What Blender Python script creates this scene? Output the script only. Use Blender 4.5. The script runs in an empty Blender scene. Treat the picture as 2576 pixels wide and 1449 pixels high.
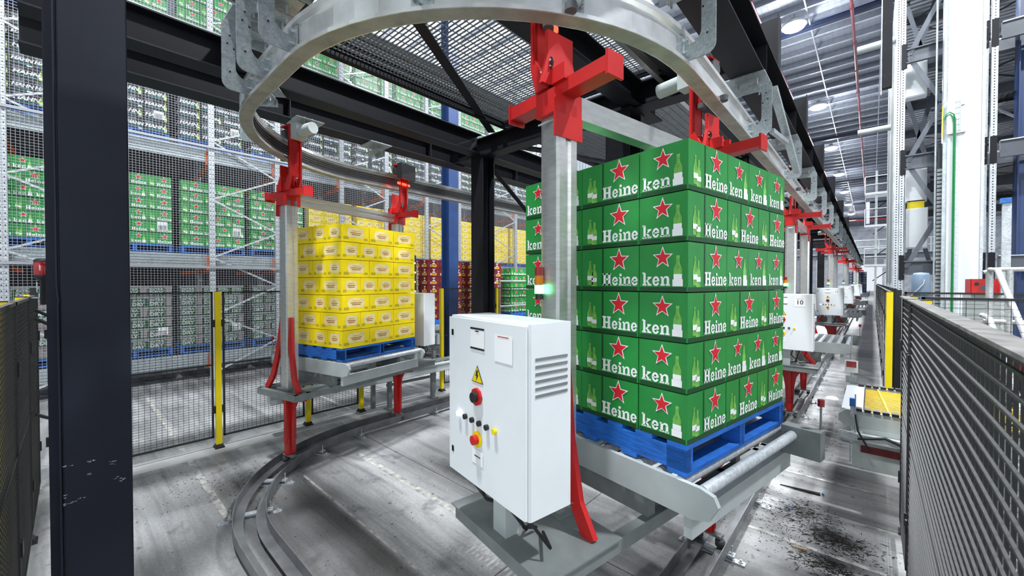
import bpy, bmesh, math, random
from mathutils import Vector, Matrix
random.seed(7)
PI = math.pi
SC = bpy.context.scene
COL = SC.collection

# ---------------------------------------------------------------- camera
cam_d = bpy.data.cameras.new('camera'); cam = bpy.data.objects.new('camera', cam_d); COL.objects.link(cam)
CAM_H = 2.12
cam.location = (0, 0, CAM_H)
cam.rotation_euler = (math.radians(90 - 0.83), 0, math.radians(42.1))
cam_d.sensor_width = 36; cam_d.lens = 1002 / 2576 * 36
cam_d.clip_start = 0.05; cam_d.clip_end = 400
cam_d.dof.use_dof = True; cam_d.dof.focus_distance = 5.0; cam_d.dof.aperture_fstop = 5.6
SC.camera = cam
# ---------------------------------------------------------------- world and exposure
W = bpy.data.worlds.new('world'); SC.world = W; W.use_nodes = True
bg = W.node_tree.nodes['Background']; bg.inputs[0].default_value = (0.86, 0.92, 1.0, 1); bg.inputs[1].default_value = 0.8
SC.view_settings.view_transform = 'Standard'; SC.view_settings.look = 'None'
SC.view_settings.gamma = 1; SC.view_settings.use_curve_mapping = False
SC.view_settings.exposure = 0.25

def area(name, loc, rot, sx, sy, power, col=(1, 1, 1)):
    d = bpy.data.lights.new(name, 'AREA'); d.shape = 'RECTANGLE'; d.size = sx; d.size_y = sy; d.energy = power; d.color = col
    o = bpy.data.objects.new(name, d); COL.objects.link(o); o.location = loc; o.rotation_euler = rot
    o['kind'] = 'structure'
    return o
LAMPS = [(-2.45, -0.5), (-2.45, 10.0), (-2.45, 19.8), (-2.45, 29.8), (-2.45, 39.6), (-2.45, 49.8), (-2.45, 59.8), (-2.45, 69.8), (-2.45, 79.8),
         (-8.4, 12.0), (-12.6, 7.0), (4.5, 5.0), (4.5, 16.0)]  # the far left lamps are added, out of view, to brighten the roof
LAMP_Z = 12.55
for lx, ly in LAMPS:
    area('high_bay_light', (lx, ly, LAMP_Z - 0.24), (0, 0, 0), 0.55, 0.55, 1500 if lx > -5 else 150, (0.93, 0.97, 1.0))
    pl_ = bpy.data.lights.new('high_bay_glow', 'POINT'); pl_.energy = 260 if lx > -5 else 420; pl_.shadow_soft_size = .2; pl_.color = (0.90, 0.94, 1.0)
    if lx < -5: pl_.energy = 30
    po_ = bpy.data.objects.new('high_bay_glow', pl_); COL.objects.link(po_); po_.location = (lx, ly, LAMP_Z - .5); po_['kind'] = 'structure'
# added fill light behind the camera; no dock opening is built
area('added_rear_fill', (5.0, -7.4, 5.0), (math.radians(70), 0, math.radians(28)), 6, 4, 500, (0.93, 0.97, 1.0))

# ---------------------------------------------------------------- materials
def _nt(name):
    m = bpy.data.materials.new(name); m.use_nodes = True
    nt = m.node_tree; b = nt.nodes['Principled BSDF']
    return m, nt, b
def mat(name, c, rough=0.5, metal=0.0, var=0.12, scale=8.0, bump=0.0, bscale=60.0, stretch=(1, 1, 1), dirt=None, coat=0.0, emit=None, es=1.0, spec=0.5):
    m, nt, b = _nt(name); b.inputs['Specular IOR Level'].default_value = spec
    b.inputs['Roughness'].default_value = rough; b.inputs['Metallic'].default_value = metal
    b.inputs['Coat Weight'].default_value = coat
    tc = nt.nodes.new('ShaderNodeTexCoord'); mp = nt.nodes.new('ShaderNodeMapping'); mp.inputs['Scale'].default_value = stretch
    nt.links.new(tc.outputs['Object'], mp.inputs[0])
    if var > 0:
        n = nt.nodes.new('ShaderNodeTexNoise'); n.inputs['Scale'].default_value = scale; n.inputs['Detail'].default_value = 5
        nt.links.new(mp.outputs[0], n.inputs[0])
        r = nt.nodes.new('ShaderNodeValToRGB')
        r.color_ramp.elements[0].position = 0.3; r.color_ramp.elements[1].position = 0.7
        r.color_ramp.elements[0].color = (*[max(0, x * (1 - var)) for x in c], 1)
        r.color_ramp.elements[1].color = (*[min(1, x * (1 + var)) for x in c], 1)
        if dirt: r.color_ramp.elements[0].color = (*dirt, 1)
        nt.links.new(n.outputs[0], r.inputs[0]); nt.links.new(r.outputs[0], b.inputs['Base Color'])
    else:
        b.inputs['Base Color'].default_value = (*c, 1)
    if bump > 0:
        n2 = nt.nodes.new('ShaderNodeTexNoise'); n2.inputs['Scale'].default_value = bscale; n2.inputs['Detail'].default_value = 3
        nt.links.new(mp.outputs[0], n2.inputs[0])
        bp = nt.nodes.new('ShaderNodeBump'); bp.inputs['Strength'].default_value = bump; bp.inputs['Distance'].default_value = 0.004
        nt.links.new(n2.outputs[0], bp.inputs['Height']); nt.links.new(bp.outputs[0], b.inputs['Normal'])
    if emit:
        b.inputs['Emission Color'].default_value = (*emit, 1); b.inputs['Emission Strength'].default_value = es
    return m
def galv_mat(name, c, metal=0.55, rough=0.38):
    m, nt, b = _nt(name)
    tc = nt.nodes.new('ShaderNodeTexCoord'); v = nt.nodes.new('ShaderNodeTexVoronoi'); v.inputs['Scale'].default_value = 70
    n = nt.nodes.new('ShaderNodeTexNoise'); n.inputs['Scale'].default_value = 5; n.inputs['Detail'].default_value = 6
    nt.links.new(tc.outputs['Object'], v.inputs[0]); nt.links.new(tc.outputs['Object'], n.inputs[0])
    mx = nt.nodes.new('ShaderNodeMix'); mx.data_type = 'FLOAT'; mx.inputs[0].default_value = 0.65
    sp = nt.nodes.new('ShaderNodeSeparateColor'); nt.links.new(v.outputs['Color'], sp.inputs[0])
    nt.links.new(sp.outputs[0], mx.inputs[2]); nt.links.new(n.outputs[0], mx.inputs[3])
    r = nt.nodes.new('ShaderNodeValToRGB'); r.color_ramp.elements[0].position = 0.25; r.color_ramp.elements[1].position = 0.75
    r.color_ramp.elements[0].color = (*[x * 0.72 for x in c], 1); r.color_ramp.elements[1].color = (*[min(1, x * 1.2) for x in c], 1)
    nt.links.new(mx.outputs[0], r.inputs[0]); nt.links.new(r.outputs[0], b.inputs['Base Color'])
    b.inputs['Metallic'].default_value = metal; b.inputs['Roughness'].default_value = rough
    return m
M = {}
M['steel'] = mat('dark_painted_steel', (0.0085, 0.009, 0.0125), 0.5, 0.0, 0.2, 3.0, 0.04, 90, spec=.2)
M['steel_scuffed'] = mat('dark_painted_column_steel', (0.0095, 0.012, 0.021), 0.5, 0.0, 0.25, 2.0, 0.05, 160, spec=.2)
M['scuff'] = mat('scuff_scratch', (0.30, 0.31, 0.35), 0.7, 0, 0.5, 60)
M['blue_steel'] = mat('blue_painted_steel', (0.016, 0.045, 0.15), 0.4, 0, 0.15, 4)
M['alu'] = mat('brushed_aluminium', (0.62, 0.62, 0.61), 0.3, 0.75, 0.1, 12, 0.05, 80, (1, 1, 6))
M['alu_rail'] = mat('aluminium_rail', (0.72, 0.72, 0.71), 0.27, 0.7, 0.14, 7, 0.04, 80)
M['rail_under'] = mat('worn_rail_running_face', (0.33, 0.32, 0.26), 0.55, 0.3, 0.2, 9)
M['floor_rail'] = mat('grey_floor_rail', (0.20, 0.205, 0.215), 0.4, 0.5, 0.25, 6)
M['galv'] = galv_mat('galvanised_steel', (0.42, 0.47, 0.49))
M['galv_light'] = galv_mat('light_galvanised_steel', (0.52, 0.55, 0.58), 0.35, 0.45)
M['wire'] = mat('light_wire', (0.27, 0.28, 0.30), 0.45, 0.3, 0)
M['black_wire'] = mat('black_wire', (0.012, 0.012, 0.013), 0.5, 0, 0)
M['black'] = mat('black_plastic', (0.012, 0.012, 0.014), 0.45, 0, 0.1)
M['dusty'] = mat('dusty_black_paint', (0.10, 0.095, 0.09), 0.85, 0, 0.5, 14)
M['yellow'] = mat('yellow_powder_coat', (0.80, 0.62, 0.0), 0.4, 0, 0.06, 5)
M['red'] = mat('red_powder_coat', (0.50, 0.012, 0.012), 0.38, 0, 0.12, 6)
M['orange'] = mat('orange_powder_coat', (0.75, 0.12, 0.01), 0.45, 0, 0.12, 6)
M['cab'] = mat('pale_grey_enamel', (0.76, 0.79, 0.81), 0.42, 0, 0.04, 3)
M['lgrey'] = mat('light_grey_enamel', (0.42, 0.46, 0.46), 0.5, 0, 0.1, 5)
M['mgrey'] = mat('mid_grey_enamel', (0.20, 0.22, 0.22), 0.5, 0.1, 0.15, 8)
M['white'] = mat('white_print', (0.85, 0.86, 0.86), 0.55, 0, 0)
M['bwhite'] = mat('white_enamel', (0.66, 0.69, 0.73), 0.3, 0, 0.04, 2)
M['pallet_blue'] = mat('blue_painted_timber', (0.01, 0.12, 0.48), 0.6, 0, 0.35, 10, 0.3, 40, (1, 1, 8))
M['rubber'] = mat('grey_rubber_wheel', (0.08, 0.08, 0.085), 0.7, 0, 0.2)
M['glow_green'] = mat('green_lamp', (0.05, 0.8, 0.15), 0.3, 0, 0, emit=(0.1, 1.0, 0.25), es=9)
M['glow_white'] = mat('white_lamp', (0.9, 0.9, 1), 0.3, 0, 0, emit=(0.75, 0.8, 1.0), es=2.2)
M['glow_red'] = mat('red_tail_lamp', (0.9, 0.03, 0.02), 0.3, 0, 0, emit=(1, 0.05, 0.02), es=4)
M['lamp_face'] = mat('lamp_lens', (1, 1, 1), 0.3, 0, 0, emit=(0.92, 0.96, 1.0), es=30)
M['red_lens'] = mat('red_lens', (0.25, 0.004, 0.008), 0.12, 0, 0.1, coat=0.5)
M['amber_lens'] = mat('amber_lens', (0.55, 0.16, 0.0), 0.15, 0, 0.1)
M['g_green'] = mat('case_green', (0.018, 0.25, 0.045), 0.42, 0, 0.12, 5)
M['g_dark'] = mat('case_dark_green', (0.006, 0.06, 0.015), 0.45, 0, 0.1, 5)
M['g_light'] = mat('bottle_green_print', (0.16, 0.45, 0.08), 0.45, 0, 0.4, 30)
M['star_red'] = mat('print_red', (0.62, 0.012, 0.02), 0.45, 0, 0)
M['h_black'] = mat('case_black', (0.008, 0.011, 0.015), 0.6, 0, 0.2, 6)
M['h_grey'] = mat('case_silver_grey', (0.075, 0.09, 0.11), 0.5, 0, 0.45, 6)
M['h_teal'] = mat('print_teal', (0.01, 0.28, 0.30), 0.5, 0, 0)
M['h_lime'] = mat('print_lime', (0.30, 0.50, 0.04), 0.5, 0, 0.4, 30)
M['d_pink'] = mat('print_pink_shaded', (0.24, 0.15, 0.17), 0.5, 0, 0.2, 40)  # pink darkened to carry the shade of the lowest rack level
M['d_white'] = mat('case_white_shaded', (0.22, 0.23, 0.24), 0.5, 0, 0.1, 9)  # case white darkened to carry the shade of the lowest rack level
M['y_yellow'] = mat('case_yellow', (0.90, 0.68, 0.0), 0.42, 0, 0.07, 5)
M['y_cream'] = mat('print_cream', (0.80, 0.66, 0.30), 0.5, 0, 0.15, 12)
M['y_brown'] = mat('print_red_brown', (0.40, 0.09, 0.02), 0.5, 0, 0.1)
M['y_olive'] = mat('print_olive', (0.50, 0.38, 0.01), 0.5, 0, 0.1)
M['m_maroon'] = mat('case_maroon', (0.14, 0.008, 0.014), 0.42, 0, 0.15, 6)
M['m_gold'] = mat('print_gold', (0.75, 0.42, 0.03), 0.45, 0, 0.15, 20)
M['n_navy'] = mat('case_navy', (0.010, 0.017, 0.055), 0.45, 0, 0.15, 6)
M['n_pale'] = mat('print_pale_blue', (0.42, 0.46, 0.52), 0.5, 0, 0)
M['tin'] = mat('shrinkwrapped_tins', (0.50, 0.42, 0.30), 0.3, 0.2, 0.4, 18)
M['foil'] = None
M['added_glow'] = mat('added_glowing_roof_sheet', (0.9, 0.93, 0.96), 0.5, 0, 0, emit=(0.93, 0.96, 1.0), es=1.05)  # added glowing roof sheet, inferred from the bright ribs through the grating
M['strand'] = mat('yellow_strand_plastic', (0.75, 0.50, 0.03), 0.5, 0, 0.1)
M['bed'] = mat('grey_belt_bed', (0.16, 0.16, 0.15), 0.6, 0, 0.4, 4)
M['d_print'] = mat('white_print_shaded', (0.38, 0.40, 0.40), 0.6, 0, 0.1)  # white print darkened for shade on the lowest rack level
M['label'] = mat('paper_label', (0.72, 0.73, 0.75), 0.6, 0, 0.08, 60)
M['dirt'] = mat('dark_debris', (0.02, 0.017, 0.013), 0.9, 0, 0.4, 30)
M['wood'] = mat('pale_splinter', (0.55, 0.36, 0.18), 0.8, 0, 0.2, 30)
M['bluewood'] = mat('blue_paint_chip', (0.03, 0.15, 0.45), 0.7, 0, 0.2, 30)
M['pvc'] = mat('maroon_pipe_paint', (0.33, 0.10, 0.12), 0.35, 0.1, 0.1, 5)
M['red_pipe'] = mat('red_pipe_paint', (0.35, 0.02, 0.03), 0.4, 0, 0.1, 5)
M['green_cable'] = mat('green_cable', (0.01, 0.20, 0.05), 0.5, 0, 0.1)
M['purlin_web'] = mat('shaded_zinc_purlin_web', (0.22, 0.24, 0.28), 0.5, 0.3, 0.12, 6)  # zinc darkened to put the shade on the webs into their colour
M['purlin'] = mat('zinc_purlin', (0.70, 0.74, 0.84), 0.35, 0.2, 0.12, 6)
M['grate_dark'] = mat('dark_grating_steel', (0.05, 0.055, 0.06), 0.5, 0.3, 0.2, 20)
M['grate'] = mat('grating_steel', (0.30, 0.32, 0.34), 0.45, 0.5, 0.2, 20)
M['far_wall'] = mat('foil_faced_wall', (0.62, 0.66, 0.72), 0.4, 0.2, 0.2, 1.2)
M['rack_shade'] = mat('rack_depth_shade', (0.012, 0.012, 0.014), 0.9, 0, 0.1)
M['deck'] = mat('corrugated_decking', (0.42, 0.43, 0.46), 0.4, 0.5, 0.1, 4)
M['motor'] = mat('blue_grey_motor_paint', (0.17, 0.24, 0.33), 0.45, 0, 0.1, 5)
M['bcol'] = mat('deep_blue_post_paint', (0.012, 0.02, 0.05), 0.45, 0, 0.1)

def foil_mat():
    m, nt, b = _nt('silver_foil_blanket')
    tc = nt.nodes.new('ShaderNodeTexCoord')
    n = nt.nodes.new('ShaderNodeTexNoise'); n.inputs['Scale'].default_value = 2.2; n.inputs['Detail'].default_value = 6
    nt.links.new(tc.outputs['Object'], n.inputs[0])
    bp = nt.nodes.new('ShaderNodeBump'); bp.inputs['Strength'].default_value = 0.9; bp.inputs['Distance'].default_value = 0.08
    nt.links.new(n.outputs[0], bp.inputs['Height']); nt.links.new(bp.outputs[0], b.inputs['Normal'])
    b.inputs['Base Color'].default_value = (0.78, 0.82, 0.90, 1); b.inputs['Metallic'].default_value = 0.35; b.inputs['Roughness'].default_value = 0.35
    return m
M['foil'] = foil_mat()
def floor_mat():
    m, nt, b = _nt('worn_concrete')
    N = nt.nodes.new; L = nt.links.new
    tc = N('ShaderNodeTexCoord')
    def noise(scale, stretch=(1, 1, 1), det=6, rough=0.6, off=(0, 0, 0), dist=0.0):
        mp = N('ShaderNodeMapping'); mp.inputs['Scale'].default_value = stretch; mp.inputs['Location'].default_value = off
        n = N('ShaderNodeTexNoise'); n.inputs['Scale'].default_value = scale; n.inputs['Detail'].default_value = det; n.inputs['Roughness'].default_value = rough
        n.inputs['Distortion'].default_value = dist
        L(tc.outputs['Object'], mp.inputs[0]); L(mp.outputs[0], n.inputs[0]); return n.outputs[0]
    def ramp(v, p0, c0, p1, c1):
        r = N('ShaderNodeValToRGB'); r.color_ramp.elements[0].position = p0; r.color_ramp.elements[1].position = p1
        r.color_ramp.elements[0].color = (*c0, 1); r.color_ramp.elements[1].color = (*c1, 1); L(v, r.inputs[0]); return r.outputs[0]
    def mul(a, c, f=1.0):
        x = N('ShaderNodeMix'); x.data_type = 'RGBA'; x.blend_type = 'MULTIPLY'; x.inputs[0].default_value = f
        L(a, x.inputs[6]); L(c, x.inputs[7]); return x.outputs[2]
    base = ramp(noise(0.55, det=8), 0.3, (0.24, 0.24, 0.24), 0.72, (0.54, 0.54, 0.545))
    streak = ramp(noise(1.3, (0.25, 3.2, 1), 5, 0.65, dist=0.3), 0.36, (0.35, 0.35, 0.36), 0.56, (1, 1, 1))
    grain = ramp(noise(38, det=4), 0.3, (0.78, 0.78, 0.78), 0.62, (1, 1, 1))
    blot = ramp(noise(2.6, det=7, off=(3, 1, 0)), 0.30, (0.38, 0.38, 0.38), 0.42, (1, 1, 1))
    spots = ramp(noise(11, det=2, off=(7, 2, 0)), 0.26, (0.35, 0.34, 0.33), 0.33, (1, 1, 1))
    c = mul(mul(mul(mul(base, streak, 0.75), grain), blot, 0.75), spots, 0.8)
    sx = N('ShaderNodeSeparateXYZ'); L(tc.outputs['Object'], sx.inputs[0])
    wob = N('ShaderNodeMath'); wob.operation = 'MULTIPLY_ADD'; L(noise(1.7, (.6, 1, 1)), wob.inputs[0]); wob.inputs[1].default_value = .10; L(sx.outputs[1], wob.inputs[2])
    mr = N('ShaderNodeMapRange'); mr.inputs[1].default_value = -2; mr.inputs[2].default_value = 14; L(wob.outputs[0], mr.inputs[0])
    shade_band = N('ShaderNodeValToRGB'); shade_band.color_ramp.interpolation = 'LINEAR'; e = shade_band.color_ramp.elements  # beam shade and lit strips painted as bands across the floor colour
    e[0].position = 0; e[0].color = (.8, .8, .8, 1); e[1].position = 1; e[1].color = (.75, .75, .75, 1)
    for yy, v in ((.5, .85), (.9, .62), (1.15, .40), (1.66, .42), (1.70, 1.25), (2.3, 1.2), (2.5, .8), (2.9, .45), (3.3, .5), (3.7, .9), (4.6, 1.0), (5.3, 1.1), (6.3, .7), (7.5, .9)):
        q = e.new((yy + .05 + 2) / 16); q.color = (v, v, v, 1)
    L(mr.outputs[0], shade_band.inputs[0])
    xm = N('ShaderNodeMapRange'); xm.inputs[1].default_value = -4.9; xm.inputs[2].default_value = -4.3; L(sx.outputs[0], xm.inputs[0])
    xl = N('ShaderNodeMix'); xl.data_type = 'RGBA'; xl.blend_type = 'MULTIPLY'; L(xm.outputs[0], xl.inputs[0]); L(c, xl.inputs[6]); L(shade_band.outputs[0], xl.inputs[7]); c = xl.outputs[2]
    def dark_patch(x, y, rx, ry, dark):  # soft-edged dark patch multiplied into the floor colour
        nonlocal c
        mp = N('ShaderNodeMapping'); mp.vector_type = 'TEXTURE'; mp.inputs['Location'].default_value = (x, y, 0); mp.inputs['Scale'].default_value = (rx, ry, 1); L(tc.outputs['Object'], mp.inputs[0])
        g = N('ShaderNodeTexGradient'); g.gradient_type = 'SPHERICAL'; L(mp.outputs[0], g.inputs[0])
        ad = N('ShaderNodeMath'); ad.operation = 'MULTIPLY'; L(g.outputs[1], ad.inputs[0]); L(noise(9, (1, 2, 1), 6, .75), ad.inputs[1])
        r = ramp(ad.outputs[0], .10, (1, 1, 1), .38, (dark, dark, dark)); c = mul(c, r)
    for q in ((-.22, 4.22, .34, .26, .10), (-.20, 3.85, .28, .14, .12), (-.42, 4.5, .35, .2, .25), (-.45, 6.9, .5, 1.4, .35), (-4.9, 1.25, .5, .4, .3), (-3.3, 2.9, .9, .25, .3), (-10.3, 4, 1.0, 8, .35), (-.3, 5.6, .3, .5, .3)): dark_patch(*q)
    L(c, b.inputs['Base Color'])
    rr = N('ShaderNodeMapRange'); rr.inputs[3].default_value = 0.30; rr.inputs[4].default_value = 0.62
    L(noise(1.1, (0.5, 2, 1)), rr.inputs[0]); L(rr.outputs[0], b.inputs['Roughness'])
    bp = N('ShaderNodeBump'); bp.inputs['Strength'].default_value = 0.25; bp.inputs['Distance'].default_value = 0.003
    L(noise(25, det=5), bp.inputs['Height']); L(bp.outputs[0], b.inputs['Normal'])
    return m
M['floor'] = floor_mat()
M['joint'] = mat('dark_joint_sealant', (0.03, 0.03, 0.03), 0.9, 0, 0.2)
M['paint_line'] = mat('worn_pale_line', (0.40, 0.39, 0.36), 0.7, 0, 0.45, 14, dirt=(0.20, 0.20, 0.195))
M['kerb'] = mat('pale_new_concrete', (0.36, 0.36, 0.36), 0.7, 0, 0.18, 3, 0.2, 50)

# ---------------------------------------------------------------- mesh builder
class MB:
    def __init__(s): s.v = []; s.f = []; s.m = []; s.sm = []
    def add(s, vs, fs, m=0, smooth=False):
        o = len(s.v); s.v += [tuple(v) for v in vs]
        for f in fs: s.f.append([i + o for i in f]); s.m.append(m); s.sm.append(smooth)
    def box(s, x0, x1, y0, y1, z0, z1, m=0):
        s.add([(x0, y0, z0), (x1, y0, z0), (x1, y1, z0), (x0, y1, z0), (x0, y0, z1), (x1, y0, z1), (x1, y1, z1), (x0, y1, z1)],
              [(0, 3, 2, 1), (4, 5, 6, 7), (0, 1, 5, 4), (1, 2, 6, 5), (2, 3, 7, 6), (3, 0, 4, 7)], m)
        return s
    def cbox(s, c, d, m=0):
        return s.box(c[0] - d[0] / 2, c[0] + d[0] / 2, c[1] - d[1] / 2, c[1] + d[1] / 2, c[2] - d[2] / 2, c[2] + d[2] / 2, m)
    def bevbox(s, x0, x1, y0, y1, z0, z1, b=0.01, m=0):      # vertical edges chamfered
        P = [(x0 + b, y0), (x1 - b, y0), (x1, y0 + b), (x1, y1 - b), (x1 - b, y1), (x0 + b, y1), (x0, y1 - b), (x0, y0 + b)]
        return s.prism(P, z0, z1, 'z', m)
    def prism(s, P, a, b, axis='z', m=0, smooth=False):
        def T(p, t):
            if axis == 'z': return (p[0], p[1], t)
            if axis == 'y': return (p[0], t, p[1])
            return (t, p[0], p[1])
        n = len(P)
        vs = [T(p, a) for p in P] + [T(p, b) for p in P]
        fs = [tuple(range(n))[::-1], tuple(range(n, 2 * n))]
        s.add(vs, fs, m)
        s.add(vs, [(i, (i + 1) % n, n + (i + 1) % n, n + i) for i in range(n)], m, smooth)
        return s
    def bar(s, p, q, w, h, m=0, up=(0, 0, 1)):
        p = Vector(p); q = Vector(q); d = (q - p)
        if d.length < 1e-6: return s
        d.normalize(); u = Vector(up)
        if abs(d.dot(u)) > 0.98: u = Vector((0, 1, 0))
        r = d.cross(u).normalized(); u = r.cross(d)
        vs = []
        for c in (p, q):
            for a, b in ((-1, -1), (1, -1), (1, 1), (-1, 1)): vs.append(c + r * a * w / 2 + u * b * h / 2)
        s.add(vs, [(0, 1, 2, 3), (7, 6, 5, 4), (0, 4, 5, 1), (1, 5, 6, 2), (2, 6, 7, 3), (3, 7, 4, 0)], m)
        return s
    def tube(s, path, r, n=8, m=0, caps=True):
        path = [Vector(p) for p in path]; rings = []; last = None
        for i, p in enumerate(path):
            d = (path[min(i + 1, len(path) - 1)] - path[max(i - 1, 0)]).normalized()
            u = last if last is not None else (Vector((0, 0, 1)) if abs(d.z) < 0.9 else Vector((1, 0, 0)))
            a = d.cross(u)
            if a.length < 1e-4: a = d.cross(Vector((0.3, 1, 0.2)))
            a.normalize(); b = a.cross(d).normalized(); last = b
            rings.append([p + (a * math.cos(2 * PI * k / n) + b * math.sin(2 * PI * k / n)) * r for k in range(n)])
        vs = [v for R in rings for v in R]; fs = []
        for i in range(len(rings) - 1):
            for k in range(n): fs.append((i * n + k, i * n + (k + 1) % n, (i + 1) * n + (k + 1) % n, (i + 1) * n + k))
        s.add(vs, fs, m, True)
        if caps: s.add(rings[0], [tuple(range(n))[::-1]], m); s.add(rings[-1], [tuple(range(n))], m)
        return s
    def cyl(s, c, r, z0, z1, n=16, m=0): return s.tube([(c[0], c[1], z0), (c[0], c[1], z1)], r, n, m)
    def lathe(s, c, prof, n=16, m=0):
        vs = []; fs = []
        for r, z in prof:
            for k in range(n): vs.append((c[0] + r * math.cos(2 * PI * k / n), c[1] + r * math.sin(2 * PI * k / n), c[2] + z))
        for i in range(len(prof) - 1):
            for k in range(n): fs.append((i * n + k, i * n + (k + 1) % n, (i + 1) * n + (k + 1) % n, (i + 1) * n + k))
        s.add(vs, fs, m, True)
        if prof[0][0] > 1e-4: s.add(vs[:n], [tuple(range(n))[::-1]], m)
        if prof[-1][0] > 1e-4: s.add(vs[-n:], [tuple(range(n))], m)
        return s
    def sweep(s, path, prof, m=0, closed=True, smooth=False):   # path of (pos, outward normal) ; prof (offset outward, z)
        n = len(prof); vs = []
        for p, nn in path:
            for a, z in prof: vs.append((p[0] + nn[0] * a, p[1] + nn[1] * a, z))
        fs = []
        for i in range(len(path) - 1):
            for k in range(n if closed else n - 1): fs.append((i * n + k, i * n + (k + 1) % n, (i + 1) * n + (k + 1) % n, (i + 1) * n + k))
        s.add(vs, fs, m, smooth)
        s.add(vs[:n], [tuple(range(n))], m); s.add(vs[-n:], [tuple(range(n))[::-1]], m)
        return s
    def xf(s, mtx, start=0):
        for i in range(start, len(s.v)): s.v[i] = tuple(mtx @ Vector(s.v[i]))
        return s
    def merge(s, o, mtx=None, mo=0):
        k = len(s.v); s.v += [tuple(mtx @ Vector(v)) if mtx else v for v in o.v]
        s.f += [[i + k for i in f] for f in o.f]; s.m += [a + mo for a in o.m]; s.sm += o.sm
        return s
    def data(s, name, mats):
        me = bpy.data.meshes.new(name); me.from_pydata(s.v, [], s.f)
        for k in (mats if isinstance(mats, (list, tuple)) else [mats]): me.materials.append(M[k])
        me.polygons.foreach_set('material_index', s.m); me.polygons.foreach_set('use_smooth', s.sm)
        me.update()
        bm = bmesh.new(); bm.from_mesh(me); bmesh.ops.recalc_face_normals(bm, faces=bm.faces); bm.to_mesh(me); bm.free()
        return me
    def build(s, name, mats, parent=None, **kw): return link(name, s.data(name, mats), parent, **kw)
def link(name, me, parent=None, loc=None, rz=None, label=None, kind=None):
    o = bpy.data.objects.new(name, me); COL.objects.link(o)
    if parent: o.parent = parent
    if loc is not None: o.location = loc
    if rz is not None: o.rotation_euler = (0, 0, rz)
    if label: o['label'] = label
    if kind: o['kind'] = kind
    return o
def tag(o, label, cat, group=None):
    o['label'] = label; o['category'] = cat
    if group: o['group'] = group
    return o
def thing(name, label, cat, loc=(0, 0, 0), rz=0, group=None):
    o = bpy.data.objects.new(name, None); COL.objects.link(o); o.location = loc; o.rotation_euler = (0, 0, rz)
    o.empty_display_size = 0.1
    return tag(o, label, cat, group)
def structure(name, loc=(0, 0, 0)):
    o = bpy.data.objects.new(name, None); COL.objects.link(o); o.location = loc; o['kind'] = 'structure'; return o
def copy_tree(o, parent=None):
    c = o.copy(); COL.objects.link(c)
    if parent: c.parent = parent
    for ch in KIDS.get(o.name, []): copy_tree(ch, c)
    return c
KIDS = {}
def index_kids(root):
    KIDS[root.name] = [x for x in COL.objects if x.parent == root]
    for c in KIDS[root.name]: index_kids(c)
ORD = ['first', 'second', 'third', 'fourth', 'fifth', 'sixth', 'seventh', 'eighth', 'ninth', 'tenth', 'eleventh', 'twelfth', 'thirteenth', 'fourteenth', 'fifteenth', 'sixteenth', 'seventeenth', 'eighteenth', 'nineteenth', 'twentieth', 'twenty-first', 'twenty-second', 'twenty-third', 'twenty-fourth']
_TX = {}
def text_geo(st, size, shear=0.0, bold=0.0, res=2):
    k = (st, size, shear, bold, res)
    if k in _TX: return _TX[k]
    cu = bpy.data.curves.new('lettering', 'FONT'); cu.body = st; cu.size = size; cu.shear = shear; cu.offset = bold; cu.resolution_u = res
    cu.align_x = 'CENTER'; cu.align_y = 'CENTER'
    o = bpy.data.objects.new('lettering', cu); COL.objects.link(o)
    dg = bpy.context.evaluated_depsgraph_get(); me = bpy.data.meshes.new_from_object(o.evaluated_get(dg))
    vs = [tuple(v.co) for v in me.vertices]; fs = [tuple(p.vertices) for p in me.polygons]
    bpy.data.objects.remove(o); bpy.data.curves.remove(cu); bpy.data.meshes.remove(me)
    _TX[k] = (vs, fs); return _TX[k]
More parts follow.
